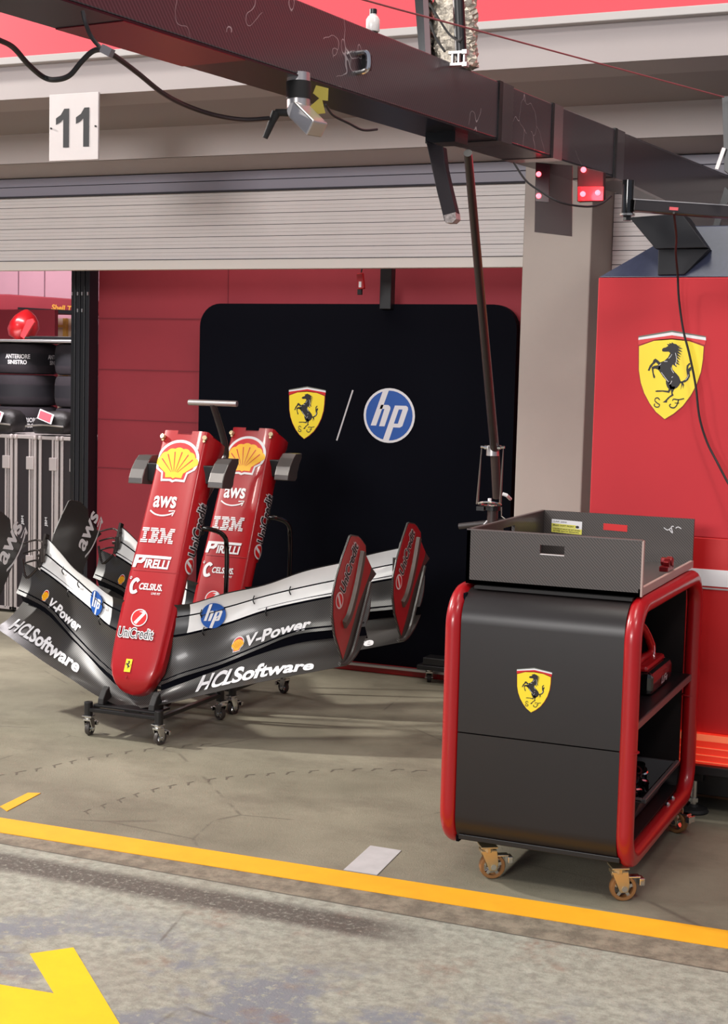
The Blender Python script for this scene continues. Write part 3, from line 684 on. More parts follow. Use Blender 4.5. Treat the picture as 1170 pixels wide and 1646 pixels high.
for sgn in (1, -1):
    ss = sorted(sgn*x for x in SF[2:])
    wing_el('lower_flap', 'fl', 'mi', ss, [BLK, FLAPW], W1, fm, .005, 6)
    wing_el('upper_flap', 'mj', 'to', ss, [BLK, FLAPW], W1, lambda s, t: 1 if (t is not None and .2 < s < .80 and t < .92) else 0, .005, 12)
def wmap(lo, up, c00, c10, c01, c11):
    def fn(u, v, l):
        s = (c00[0]*(1-u)+c10[0]*u)*(1-v)+(c01[0]*(1-u)+c11[0]*u)*v; t = (c00[1]*(1-u)+c10[1]*u)*(1-v)+(c01[1]*(1-u)+c11[1]*u)*v
        return wsurf(lo, up, s, t, CAMB[lo], .0035+.0008*l)
    return fn
def T(txt, **k): d = Decal(); d.text(txt, 0, 0, 1, 1, WHT, 0, **k); return d
def hcl(): d = Decal(); d.text('HCL', 0, 0, .31, 1, WHT, bold=.03, shear=.25); d.text('Software', .31, 0, 1, 1, WHT, bold=.034); return d
hcl().build('lettering', wmap('ml', 'mu', (.285, .32), (.78, .08), (.27, 1.0), (.76, .44)), mp)
hcl().build('lettering', wmap('ml', 'mu', (-.86, .18), (-.34, .3), (-.875, .55), (-.35, .72)), mp)
T('V-Power', bold=.034, shear=.1).build('lettering', wmap('sl', 'su', (.445, .22), (.705, .08), (.44, .54), (.70, .5)), sp)
T('V-Power', bold=.034, shear=.0).build('lettering', wmap('sl', 'su', (-.675, .08), (-.42, .22), (-.655, .44), (-.405, .52)), sp)
for sg in (1, -1):
    d = pecten(Decal(), 0, 0, 1, outline=True)
    c0 = (.41, .40) if sg > 0 else (-.71, .36)
    d.build('shell_logo', lambda u, v, l, c0=c0, sg=sg: wsurf('sl', 'su', c0[0]+.026*u*1.0, c0[1]+.2*v-(.03*u if sg > 0 else -.05*u), CAMB['sl'], .0025+.0008*l), sp)
for lo, up, a0, a1 in (('mu', 'sl', -.015, .02), ('su', 'fl', -.012, .012), ('mi', 'mj', -.01, .01)):
    mb = MB()
    mb.grid([[edge(lo, s)+V((0, .007, a0)), edge(up, s)+V((0, .007, a1)), edge(up, s)+V((0, .012, a1)), edge(lo, s)+V((0, .012, a0))] for s in fr(-.8 if lo != 'mu' else -.92, -.11, 24)], True)
    mb.grid([[edge(lo, s)+V((0, .007, a0)), edge(up, s)+V((0, .007, a1)), edge(up, s)+V((0, .012, a1)), edge(lo, s)+V((0, .012, a0))] for s in fr(.11, .8 if lo != 'mu' else .92, 24)], True)
    mb.v = mb.v; k = len(mb.v)//2
    for nm_, sel in (('a', 0), ('b', 1)):
        m2 = MB(); m2.v = mb.v[sel*k:(sel+1)*k]; m2.f = [[q-sel*k for q in f] for f in mb.f if (f[0] >= k) == bool(sel)]; m2.m = [0]*len(m2.f); m2.build('slot_seal', BLKM, W1, smooth=True)
flaps = [o for o in bpy.data.objects if o.parent == W1 and o.name.startswith('lower_flap')]
for sg in (1, -1):
    d = hp_logo(Decal(), 0, 0, 1, 1, ring=False)
    par = [o for o in flaps if (o.data.vertices[0].co.x > 0) == (sg > 0)][0]
    def fn(u, v, l, sg=sg):
        s = sg*(.30 if sg > 0 else .315)+u*.049; t = .36+.42*v-.10*u*sg
        q = wsurf('fl', 'to', s, t, 0, 0); a = edge('fl', s); m_ = edge('mi', s); b = edge('to', s)
        z = a.z+(b.z-a.z)*t; p = a+(m_-a)*((z-a.z)/(m_.z-a.z)) if z < m_.z else m_+(b-m_)*((z-m_.z)/(b.z-m_.z))
        return p+V((0, -.007-.0008*l, .001))
    d.stroke([(u, (.47-.36+.10*u*sg)/.42) for u in (-.96, -.5, 0, .5, .96)], .07, BLK, 4)
    d.build('round_logo', fn, par)
# small fittings on the wing
for s, e in ((.27, 'su'), (.52, 'su'), (.255, 'mi'), (.46, 'mi'), (.60, 'mi')):
    for sg in (1, -1):
        p = edge(e, s*sg); MB().tube([p+V((0, -.008, -.018)), p+V((0, -.022, 0)), p+V((0, -.010, .018))], .003, 6, smooth=3).build('slot_gap_bracket', BLK, W1)
for sg in (1, -1):
    mb = MB(); p = edge('mi', .79*sg)
    mb.cyl(p+V((0, -.03, -.03)), p+V((0, -.03, .035)), .014, 14).cyl(p+V((0, -.03, 0)), p+V((.03*sg, -.03, 0)), .008)
    for dz in (-.05, .0, .05): mb.tube([p+V((.0, .0, dz)), p+V((.06*sg, .015, dz+.02)), p+V((.135*sg, 0, dz))], .005, 6, smooth=4)
    mb.tube([edge('su', .8*sg)+V((0, -.02, .01)), edge('su', .86*sg)+V((0, -.05, -.05)), edge('su', .92*sg)+V((0, -.02, .02))], .007, 8, smooth=5)
    mb.beam(edge('fl', .80*sg), edge('to', .80*sg)+V((0, 0, .015)), .012, .03)
    mb.build('flap_adjuster', mat('fitting', (70, 64, 62), .25, metal=.6), W1)
# endplates
EP = [(5.722,.941),(5.79,.930),(5.824,.916),(5.878,.881),(5.884,.837),(5.951,.775),(5.988,.752),(6.008,.74),(5.941,.71),(5.888,.637),(5.802,.517),(5.74,.423),(5.67,.385),(5.642,.422),(5.566,.529),(5.536,.614),(5.537,.703),(5.574,.779),(5.636,.862),(5.703,.938)]
RD = [(5.722,.934),(5.79,.925),(5.820,.910),(5.870,.878),(5.878,.835),(5.94,.778),(5.93,.755),(5.80,.62),(5.72,.50),(5.655,.415),(5.576,.529),(5.548,.614),(5.548,.703),(5.584,.779),(5.644,.862),(5.708,.930)]
for sg in (1, -1):
    X = XC+.94*sg
    ep = MB().prism([(X-.006*sg, y, z) for y, z in EP], (.008*sg, 0, 0)).build('endplate', CARB, W1, bevel=.002)
    MB().prism([(X+.0025*sg, y, z) for y, z in RD], (.0015*sg, 0, 0)).build('red_skin', REDP, ep)
    pts = [V((X, y, z)) for y, z in ((5.845,.852),(5.80,.74),(5.755,.655),(5.705,.585),(5.655,.552))]
    pts = catmull(pts, 4); mb = MB(); rows = []
    for i, p in enumerate(pts):
        t = (pts[min(i+1, len(pts)-1)]-pts[max(i-1, 0)]).normalized(); nn = V((0, t.z, -t.y))
        wd = .026; rows.append([p+V((.003*sg, 0, 0))-nn*wd*.2, p+V((.014*sg, 0, 0))-nn*wd*.2, p+V((.019*sg, 0, 0)), p+V((.019*sg, 0, 0))+nn*wd, p+V((.003*sg, 0, 0))+nn*wd*1.3])
    mb.grid(rows, True); mb.f += [list(range(5)), list(range(len(mb.v)-5, len(mb.v)))]; mb.m += [0, 0]
    mb.build('side_vane', mat('vane_carbon', (84, 76, 70), .35, metal=.2), ep, smooth=True)
    # foot of the endplate, rolled outwards
    MB().tube([(X-.01*sg, 5.65, .395), (X+.004*sg, 5.69, .395), (X+.008*sg, 5.75, .44), (X+.008*sg, 5.81, .53), (X+.006*sg, 5.89, .65), (X+.002*sg, 5.935, .71)], .010, 8, smooth=5).build('foot_edge', CARB, ep)
    d = Decal(); unicredit_row(d, 0, 0, 1, 1)
    if sg > 0: d.build('lettering', plane_map((X+.004, 5.605, .628), (0, .185, .252), (0, -.052, .036), (1, 0, 0), .002), ep)
    else: d.build('lettering', plane_map((X-.004, 5.79, .88), (0, -.185, -.252), (0, -.052, .036), (-1, 0, 0), .002), ep)
    if sg < 0:
        d = aws_mark(Decal(), 0, 0, 1, 1)
        d.build('lettering', plane_map((X+.006, 5.875, .615), (0, .155, .20), (0, -.105, .07), (1, 0, 0), .002), ep)
# nose cone
UP = V((0, .4157, 1)).normalized(); NN = V((0, -1, .4157)).normalized(); TIP = V((XC, 5.553-.4157*.238, .2))
def npt(u, v, w): return TIP+V((u, 0, 0))+UP*v+NN*w
ST = [(.008,.015,.03),(.014,.045,.045),(.028,.07,.052),(.05,.09,.058),(.08,.107,.062),(.12,.118,.06),(.18,.124,.055),(.30,.128,.046),(.45,.129,.046),(.555,.1275,.048),(.565,.1275,.066),(.60,.127,.07),(.80,.123,.084),(1.0,.120,.10),(1.15,.119,.145),(1.225,.118,.165),(1.24,.118,.165)]
def nose_front_w(u, v):
    h = .5*(np.interp(v, [s[0] for s in ST], [s[1] for s in ST]))*2
    drop = -.05*max(0, (.10-v)/.10)**2
    crown = .005*(1-min(1, abs(u)/max(h, .01))**2)
    edge_ = -.012*max(0, (abs(u)/max(h, .01)-.88)/.12)**2
    return crown+drop+edge_-.008
rows = []; notch = []
for (v, h, dp) in ST:
    us = [-1,-.985,-.96,-.92,-.87,-.6,-.31,-.30,-.15,0,.15,.32,.33,.6,.87,.92,.96,.985,1]
    top = v > 1.23; r = []
    for q in us:
        vv = v-(.02 if top and -.305 < q < .325 else 0); r.append(npt(q*h, vv, nose_front_w(q*h, v)))
    g = h*(1.06 if v > .1 else .98); k = nose_front_w(h, v)
    sl = .035 if top else 0
    r += [npt(g+.004, v-sl*.3, k-dp*.15), npt(g+.012*min(1, v*2), v-sl, k-dp*.5), npt(g+.008*min(1, v*2), v-sl*1.5, k-dp*.85), npt(g*.93, v-sl*1.6, k-dp)]
    r += [npt(0, v-sl*1.6, k-dp*1.05)]
    r += [npt(-g*.93, v-sl*1.6, k-dp), npt(-g-.008*min(1, v*2), v-sl*1.5, k-dp*.85), npt(-g-.012*min(1, v*2), v-sl, k-dp*.5), npt(-g-.004, v-sl*.3, k-dp*.15)]
    rows.append(r)
mb = MB().grid(rows, True); n = len(rows[0]); mb.f += [list(range(n)), list(range((len(rows)-1)*n, len(rows)*n))]; mb.m += [0, 0]
nose = mb.build('nose_cone', RED, W1, smooth=True)
NM = lambda u, v, l: npt(u, v, nose_front_w(u, v)+.0025+.0007*l)
d = Decal(); pecten(d, -.007, 1.092, .112, .90); d.build('shell_logo', NM, nose, cell=.02)
d = Decal(); aws_mark(d, -.090, .822, .043, .918); d.build('cloud_lettering', NM, nose, cell=.02)
d = Decal(); ibm(d, -.108, .692, .062, .765); d.build('striped_lettering', NM, nose, cell=.02)
d = Decal(); pirelli(d, -.121, .576, .074, .635); d.build('tyre_maker_lettering', NM, nose, cell=.02)
d = Decal()
d.stroke([(-.066, .510), (-.080, .520), (-.096, .505), (-.100, .485), (-.093, .462), (-.078, .460), (-.066, .468)], .016, WHT, 0, 4); d.ell(-.112, .526, .0065, .0065, WHT); d.ell(-.112, .526, .0035, .0035, RED, 1)
d.text('CELSIUS.', -.058, .474, .062, .505, WHT, bold=.03, shear=.1); d.text('LIVE FIT', .012, .455, .058, .465, WHT, bold=.02); d.build('drink_lettering', NM, nose, cell=.02)
d = Decal(); d.ell(-.022, .345, .042, .040, WHT); d.ell(-.022, .345, .037, .035, SHR, 1)
d.poly([(-.045, .322), (-.008, .368), (-.028, .372), (.004, .378), (.008, .366), (.004, .360), (-.030, .314)], WHT, 2)
bx = d.text('UniCredit', -.112, .252, .068, .296, INK, 4, bold=.0); d.text('UniCredit', -.112, .252, .068, .296, WHT, 3, bold=.07, keep=bx); d.build('bank_lettering', NM, nose, cell=.02)
d = Decal(); d.poly([(-.040, .098), (-.008, .098), (-.008, .156), (-.040, .156)], YEL)
for P in HORSE: d.poly([(-.024+x*.022, .127+y*.030) for x, y in HX(P)], INK, 1)
d.poly([(-.032, .082), (-.016, .082), (-.024, .066)], REDD, 0); d.build('small_emblem', NM, nose, cell=.02)
d = Decal(); d.poly([(-.122, .562), (.122, .562), (.122, .5645), (-.122, .5645)], REDD); d.build('joint_line', NM, nose, cell=.02)
def side_map(sg):
    def fn(u, v, l):
        vv = .575+.335*u; k = np.interp(vv, [s[0] for s in ST], [s[2] for s in ST]); h = np.interp(vv, [s[0] for s in ST], [s[1] for s in ST])
        wf = .10+.78*(1-v); hh_ = h*1.06+(.004+.008*min(1, (wf-.15)/.35) if wf < .5 else .012-.004*(wf-.5)/.35)+.001
        return npt(sg*(hh_+.003+.0008*l), vv, -.02-k*wf*1.0)
    return fn
d = Decal(); unicredit_row(d, 0, 0, 1, 1); d.build('side_lettering', side_map(1), nose, cell=.06)
for u in (-.105, .112):
    MB().cyl(npt(u*1.0, 1.205, -.005), npt(u*1.03, 1.205, .010), .011, 14).cyl(npt(u, 1.19, -.005), npt(u, 1.19, .003), .006, 10).build('fixing_bolt', mat('bolt_cream', (210, 190, 150), .3, metal=.5), nose)
for sg in (1, -1):                                            # camera pods
    prof = []
    for i in range(11):
        q = i/10; prof.append((-.005+.11*q, 1.145-.145*q**1.3, .045*math.sin(PI*q)))
    mb = MB(); rows = []
    P3 = [(6.0,1.222),(5.93,1.222),(5.90,1.20),(5.865,1.16),(5.845,1.12),(5.84,1.094),(5.93,1.086),(5.95,1.10),(5.955,1.13),(5.975,1.17),(6.0,1.20)]
    MB().prism([(XC+.172*sg, y, z) for y, z in P3], (.075*sg, 0, 0)).build('camera_pod', ALUP, W1, bevel=.004)
    MB().box((XC+.11*sg, 5.89, 1.105), (XC+.174*sg, 5.965, 1.19)).build('pod_stem', BLK, W1, bevel=.005)
# ------------------------------------------------------------------ trolley for the noses
def castor(parent, c, top, r, wmat, forkm, yaw=0, brake=True, wd=.022):
    "c: wheel contact point; top: height of the mounting plate"
    R = Matrix.Rotation(yaw, 3, 'Z'); c = V(c); P = lambda x, y, z: c+R@V((x, y, z))
    k = MB(); 
    def bx(x0, y0, z0, x1, y1, z1, mb):
        vs = [P(x, y, z) for z in (z0, z1) for x, y in ((x0, y0), (x1, y0), (x1, y1), (x0, y1))]
        mb.add(vs, [(3,2,1,0),(4,5,6,7),(0,1,5,4),(1,2,6,5),(2,3,7,6),(3,0,4,7)])
    y0 = -r*.5
    bx(-r*.75, y0-r*.55, top-.006, r*.75, y0+r*.75, top, k)
    k.cyl(P(0, y0+r*.1, top-.022), P(0, y0+r*.1, top-.004), r*.55, 16)
    for sx in (-1, 1):
        x0 = sx*(wd/2+.004)
        pts = [P(x0, y0+r*.75, top-.016), P(x0, y0-r*.5, top-.016), P(x0, -r*.32, r*.7), P(x0, .28*r, r*.7), P(x0, .38*r, r*1.3)]
        k.prism(pts, R@V((sx*.004, 0, 0)))
    vs = [P(-wd/2-.006, y0-r*.5, top-.02), P(wd/2+.006, y0-r*.5, top-.02), P(wd/2+.006, y0+r*.75, top-.02), P(-wd/2-.006, y0+r*.75, top-.02)]
    bx(-wd/2-.006, y0-r*.5, top-.024, wd/2+.006, y0+r*.75, top-.014, k)
    o = k.build('castor', forkm, parent, bevel=.0015)
    wv = MB(); rows = []
    pr = [(r*.72, -wd/2), (r*.94, -wd/2), (r, -wd/2+.004), (r, wd/2-.004), (r*.94, wd/2), (r*.72, wd/2)]
    for q in range(28):
        a = 2*PI*q/28; rows.append([P(h, rr*math.cos(a), r+rr*math.sin(a)) for rr, h in pr])
    rows.append(rows[0]); wv.grid(rows, True); wv.build('wheel', wmat, o, smooth=True)
    h = MB(); h.cyl(P(-wd/2-.010, 0, r), P(wd/2+.010, 0, r), r*.22, 12)
    for q in range(5):
        a = 2*PI*q/5+.3; h.beam(P(0, 0, r), P(0, math.cos(a)*r*.8, r+math.sin(a)*r*.8), r*.24, wd*.7, up=R@V((1, 0, 0)))
    h.build('hub', CHR, o)
    if brake:
        b = MB(); bx(-.014, .15*r, r*1.75, .014, r*1.25, r*1.75+.006, b); bx(-.018, r*1.15, r*1.2, .018, r*1.55, r*1.75, b)
        b.build('brake_pedal', CHR, o, bevel=.002)
    return o
T1 = thing('nose_trolley', (XC, 5.7, 0), 'low black wheeled trolley under the nearer red nose cone', 'trolley', 'trolleys under the nose cones')
mb = MB(); xa, xb, ya, yb = -3.61, -3.25, 5.43, 5.98
for p, q in (((xa, ya), (xb, ya)), ((xb, ya), (xb, yb)), ((xb, yb), (xa, yb)), ((xa, yb), (xa, ya))): mb.beam((*p, .118), (*q, .118), .024, .017)
for x, y in ((xa, ya), (xb, ya), (xb, yb), (xa, yb)): mb.cyl((x, y, .088), (x, y, .152), .019, 14)
mb.box((xa+.02, 5.44, .129), (xb-.02, 5.56, .14)); mb.box((-3.47, 5.5, .105), (-3.39, 5.97, .128))
mb.build('frame', BLK, T1, bevel=.003)
for sg in (-1, 1):
    x = XC+.115*sg
    MB().prism([(x, 5.445, .14), (x, 5.45, .165), (x, 5.475, .20), (x, 5.50, .215), (x, 5.505, .19), (x, 5.53, .15), (x, 5.53, .14)], (.03*sg, 0, 0)).build('cradle_pad', RUB, T1, bevel=.004)
for i, (x, y) in enumerate(((xa, ya), (xb, ya), (xb, yb), (xa, yb))):
    castor(T1, (x, y+(.012 if i < 2 else -.0), 0), .092, .031, mat('grey_wheel', (66, 60, 56), .5), CHR, [.1, -.3, 1.2, 2.2][i], True, .02)
MB().tube([(XC-.02, 5.96, .13), (XC-.06, 5.90, .30), (XC-.06, 5.90, .58), (XC-.05, 6.06, .86), (XC-.01, 6.29, 1.15), (XC, 6.32, 1.255), (XC, 6.19, 1.465)], .0165, 12, smooth=6).build('handle_pole', mat('pole_steel', (84, 80, 80), .35, metal=.7), T1, smooth=True)
MB().cyl((XC-.13, 6.19, 1.469), (XC+.13, 6.19, 1.469), .014, 16).build('t_handle', ALU, T1, smooth=True)
for sg in (1, -1):
    MB().tube([(XC+.08*sg, 5.86, .90), (XC+.15*sg, 5.90, .90), (XC+.19*sg, 5.965, .868), (XC+.19*sg, 6.0, .80), (XC+.19*sg, 6.0, .60), (XC+.18*sg, 5.985, .13)], .0115, 10, smooth=6).build('support_hoop', mat('gloss_black', (12, 12, 12), .15, coat=1), T1, smooth=True)
    MB().box((XC+.06*sg, 5.84, .87), (XC+.13*sg, 5.90, .97)).build('support_pad', RUB, T1, bevel=.008)
W2 = copy_tree(W1, None, (0, .67, 0)); W2['label'] = 'upright red nose cone with black and white wing, the rear one before the black board'
T2 = copy_tree(T1, None, (0, .67, 0)); T2['label'] = 'low black wheeled trolley under the rear red nose cone'
for ch in [o for o in bpy.data.objects if o.parent == T2 and (o.name.startswith('t_handle') or o.name.startswith('handle_pole'))]: bpy.data.objects.remove(ch)
# ------------------------------------------------------------------ cart
CT = thing('wheeled_cabinet', (-1.25, 4.87, 0), 'black wheeled cabinet with rounded red tube edges and a yellow shield on its front', 'cart')
def rrect(y0, y1, z0, z1, r, n=8):
    o = []
    for cy, cz, a0 in ((y1-r, z1-r, 0), (y0+r, z1-r, PI/2), (y0+r, z0+r, PI), (y1-r, z0+r, 1.5*PI)):
        o += [(cy+r*math.cos(a0+PI/2*k/n), cz+r*math.sin(a0+PI/2*k/n)) for k in range(n+1)]
    return o
RT = .028
for x, nm in ((-.966, 'right'), (-1.545, 'left')):
    MB().tube([(x+(.012*(y-4.36)-.006 if nm == 'right' else 0), y, z) for y, z in rrect(4.36+RT, 5.36-RT, .10+RT, .955-RT, .105, 9)], RT, 16, closed=True).build('tube_hoop', RED, CT, smooth=True)
mb = MB()
for z in (.488,):
    for x in (-.966, -1.545): mb.tube([(x, 4.391, z-.0015), (x, 4.391, z+.0015)], RT+.0006, 16); mb.tube([(x, 5.329, z-.0015), (x, 5.329, z+.0015)], RT+.0006, 16)
mb.build('hoop_joint', REDD, CT)
# wrapped body sheet: top - front - bottom - back
outer = rrect(4.372, 5.348, .112, .943, .105, 10); inner = rrect(4.384, 5.336, .124, .931, .095, 10)
def sheet(sel, name, x0=-1.517, x1=-.994):
    mb = MB(); rows = []
    for (yo, zo), (yi, zi) in sel: rows.append([V((x0, yo, zo)), V((x1, yo, zo)), V((x1, yi, zi)), V((x0, yi, zi))])
    mb.grid(rows, True); mb.f += [[0, 1, 2, 3], [len(mb.v)-4+k for k in range(4)]]; mb.m += [0, 0]
    return mb.build(name, CARTB, CT, smooth=True)
pr = list(zip(outer, inner)); n = len(pr)
# order: (right-top corner = back top) 0-10, front top 11-21, front bottom 22-32, back bottom 33-43
sheet([(outer[10], inner[10])]+pr[11:22]+[((4.372, .4905), (4.384, .4905))], 'upper_front_panel')
sheet([((4.372, .4865), (4.384, .4865))]+pr[22:33]+[(outer[33], inner[33])], 'lower_front_panel')
sheet(pr[33:44]+pr[0:11], 'back_panel')
MB().box((-1.525, 4.41, .12), (-1.515, 5.31, .93)).build('side_panel', BLKM, CT)
MB().box((-1.51, 4.39, .135), (-.985, 5.33, .152)).build('bottom_shelf', BLK, CT, bevel=.002)
sh = MB().box((-1.51, 4.40, .545), (-.960, 5.31, .568)).build('middle_shelf', BLK, CT, bevel=.002)
MB().box((-.962, 4.40, .546), (-.956, 5.31, .567)).build('shelf_edge', mat('edge_brown', (112, 82, 80), .5), sh)
MB().box((-1.50, 4.44, .943), (-.99, 5.33, .952)).build('top_mat', RUB, CT)
d = shield(Decal()); d.build('shield_emblem', front_map(-1.271, .650, 4.372, .0565, .0715), CT)
for (x, y, yaw) in ((-.985, 4.452, -1.05), (-1.416, 4.460, -1.0), (-.972, 5.235, -2.0), (-1.50, 5.2, 2.0)):
    castor(CT, (x, y, 0), .112, .042, TAN, BRASS, yaw, True, .026)
# tools in the cabinet
t = thing('cordless_tool', (-1.06, 5.0, .569), 'red and black cordless tool with loop handle on the cart middle shelf', 'tool')
GB = mat('gloss_black', (12, 12, 12), .15)
MB().box((-1.12, 4.84, .5695), (-1.0, 5.17, .648)).build('battery_base', GB, t, bevel=.018)
MB().box((-1.10, 4.85, .646), (-1.02, 5.13, .668)).build('collar', RED, t, bevel=.01)
loop = [(-1.06, 4.80, .675), (-1.06, 4.78, .77), (-1.06, 4.85, .805), (-1.06, 4.97, .765), (-1.06, 5.07, .70), (-1.06, 5.06, .672), (-1.06, 4.95, .677)]
MB().tube(loop, .0125, 12, closed=True, smooth=5).build('loop_handle', RED, t, smooth=True)
MB().tube([(-1.06, 4.88, .817), (-1.06, 4.99, .776), (-1.055, 5.095, .705), (-1.05, 5.10, .66), (-1.03, 5.16, .645), (-1.01, 5.175, .60)], .0055, 8, smooth=5).build('chrome_strip', CHR, t, smooth=True)
d = Decal(); d.text('LiFe', -1, -1, 1, 1, mat('print_silver', (180, 176, 176), .4), bold=.03, shear=.4)
d.build('marking', plane_map((-1.0, 5.03, .60), (0, .05, 0), (0, 0, .013), (1, 0, 0)), t)
# bin and wheel nuts
t = thing('parts_bin', (-1.15, 4.75, .153), 'black open plastic bin on the bottom shelf of the cart', 'bin')
bx0, bx1, by0, by1, z0, z1 = -1.38, -.985, 4.69, 5.22, .153, .262
def bin_ring(k, z, e=0): return [V((x, y, z)) for x, y in ((bx0+k+e, by0+k+e), (bx1-k-e, by0+k+e), (bx1-k-e, by1-k-e), (bx0+k+e, by1-k-e))]
mb = MB(); mb.grid([bin_ring(.05, z0), bin_ring(0, z1), bin_ring(-.014, z1), bin_ring(-.014, z1-.012), bin_ring(-.008, z1-.012)], True); mb.grid([bin_ring(.05, z0+.006, .004), bin_ring(0, z1+.0, .005)], True)
mb.f += [[0, 1, 2, 3], [20, 21, 22, 23]]; mb.m += [0, 0]
mb.build('tub', mat('bin_black', (70, 68, 70), .45), t, bevel=.003)
MB().box((bx1+.0, by0-.012, z1-.008), (bx1+.014, by1+.012, z1+.004)).box((bx0, by0-.014, z1-.008), (bx1, by0-.001, z1+.004)).build('rim', mat('bin_rim', (92, 84, 84), .4), t, bevel=.002)
NUT = mat('nut_black', (26, 26, 28), .22, metal=.7)
def nut(i, c, rot):
    t = thing('wheel_nut', c, 'dark metal wheel nut lying in the black bin', 'wheel nut', 'wheel nuts in the bin')
    R = rot
    def ring(r, h, n=14, tooth=0): return [V(c)+R@V(((r+(tooth if k % 2 else 0))*math.cos(2*PI*k/n), (r+(tooth if k % 2 else 0))*math.sin(2*PI*k/n), h)) for k in range(n)]
    MB().grid([ring(.016, -.018), ring(.027, -.018), ring(.027, -.002), ring(.020, .0), ring(.020, .018), ring(.013, .018), ring(.013, -.018), ring(.016, -.018)], True).build('nut_body', NUT, t)
    MB().grid([ring(.028, -.015), ring(.030, -.012), ring(.028, -.006)], True).build('bright_ring', CHR, t)
k = 0
for lay, z in ((0, .190), (1, .236), (2, .282)):
    for i in range(5-lay):
        for j in range(3-(lay > 1)):
            x = -1.06-.068*j; y = 4.79+.066*i+.034*lay
            nut(k, (x+random.uniform(-.004, .004), y+random.uniform(-.004, .004), z), Matrix.Rotation(random.uniform(0, 3), 3, 'Z')@Matrix.Rotation(random.uniform(-.5, .9), 3, 'X')); k += 1
for px, py in ((1079, 1282), (1071, 1291)):
    q = atx(px, py, -.978)
    rehome(label(MB().lathe((-.968, q.y-.03, .1525), [(.003, 0), (.009, .001), (.009, .009), (.004, .014)], n=12).build('bolt_head', CHR), 'small bright bolt lying on the bottom shelf of the cart beside the bin', 'bolt', 'bolts on the bottom shelf'))
# tray on top
TR = thing('carbon_tray', (-1.25, 4.88, .953), 'open carbon fibre tray with hand holes lying on top of the cart', 'tray')
x0, x1, y0, y1, z0, z1 = -1.535, -.968, 4.455, 5.30, .9565, 1.128
MB().box((x0, y0, z0), (x1, y1, z0+.012)).build('base', CARBT, TR)
# front wall with hand hole
def wall_hole(mb, a, b, hx0, hx1, hz0, hz1, th, axis):
    def B(u0, u1, za, zb):
        if axis == 'x': mb.box((u0, a, za), (u1, a+th, zb))
        else: mb.box((a, u0, za), (a+th, u1, zb))
    B(b[0], hx0, z0, z1); B(hx1, b[1], z0, z1); B(hx0, hx1, z0, hz0); B(hx0, hx1, hz1, z1)
mb = MB(); wall_hole(mb, y0, (x0, x1), -1.292, -1.213, 1.065, 1.096, .012, 'x'); fw = mb.build('front_wall', CARBT, TR)
MB().box((-1.292, y0+.001, 1.0635), (-1.213, y0+.014, 1.068)).build('hole_rim', ALU, fw)
MB().box((x1-.002, y0-.001, z0), (x1+.004, y0+.014, z1+.002)).build('edge_trim', mat('edge_pink', (176, 150, 142), .5), fw)
mb = MB(); wall_hole(mb, x0, (y0, y1), 4.80, 4.93, 1.08, 1.105, .012, 'y'); lw = mb.build('left_wall', CARBT, TR)
bw = MB().box((x0, y1-.012, z0), (x1, y1, z1+.004)).build('back_wall', CARBT, TR)
MB().box((x1-.01, y0, z0), (x1+.002, y1, z0+.026)).build('side_lip', mat('edge_pink', (176, 150, 142), .5), TR, bevel=.002)
MB().box((x0, y0-.001, z1), (x1, y0+.013, z1+.004)).box((x0-.001, y0, z1), (x0+.013, y1, z1+.004)).build('top_edge', mat('edge_grey', (96, 86, 84), .4), TR)
# label sticker and red patch on the back wall
pl = lambda px, py: aty(px, py, y1-.012)
a, b_ = pl(887, 834), pl(935, 858); d = Decal()
w_, h_ = (b_.x-a.x), (a.z-b_.z)
PY = mat('paper_yellow', (226, 220, 90), .5)
d.poly([(0, 0), (1, 0), (1, 1), (0, 1)], WHT); d.poly([(0, .42), (.8, .42), (.8, .68), (0, .68)], PY, 1); d.poly([(0, 0), (1, 0), (1, .40), (0, .40)], PY, 1)
d.text('CAR SIDE', .06, .80, .5, .9, INK, 2); d.text('BRAKE DUCT FRONT', .05, .50, .74, .62, INK, 2, bold=.02); d.text('CONTENTS MUST BE RETURNED', .05, .24, .95, .34, INK, 2, bold=.02); d.text('AFTER EACH SESSION', .05, .08, .9, .18, INK, 2, bold=.02); d.ell(.85, .56, .06, .1, INK, 2)
d.build('paper_label', plane_map((a.x, y1-.012, b_.z), (w_, 0, -.004), (0, 0, h_), (0, -1, 0)), bw)
a, b_ = pl(970, 841), pl(1008, 854)
Decal().poly([(a.x, b_.z), (b_.x, b_.z-.002), (b_.x, a.z-.002), (a.x, a.z)], SHR).build('red_patch', plane_map((0, y1-.012, 0), (1, 0, 0), (0, 0, 1), (0, -1, 0)), bw)
d = Decal(); 
for P in ([(1067, 848), (1073, 852), (1079, 848)], [(1075, 850), (1081, 857), (1079, 847), (1083, 846)], [(1086, 849), (1090, 847), (1095, 850)]): d.stroke([(pl(*q).x, pl(*q).z) for q in P], .003, WHT, 0, 3)
d.build('scribble', plane_map((0, y1-.012, 0), (1, 0, 0), (0, 0, 1), (0, -1, 0)), bw)
mb = MB(); p = V((x1-.02, 4.93, z0+.028)); mb.cb(p+V((0, 0, .01)), (.03, .10, .018)); mb.cb(p+V((.005, -.02, .025)), (.02, .025, .03), Matrix.Rotation(.5, 3, 'X')); mb.cb(p+V((.005, .03, .025)), (.02, .03, .035), Matrix.Rotation(-.4, 3, 'X'))
mb.cyl(p+V((-.02, .005, .03)), p+V((.02, .005, .03)), .014, 12)
rehome(label(mb.build('red_clamp', mat('anodised_red', (120, 24, 30), .3, metal=.5), bevel=.003), 'small dark red clamp on the open side edge of the carbon tray', 'clamp'))
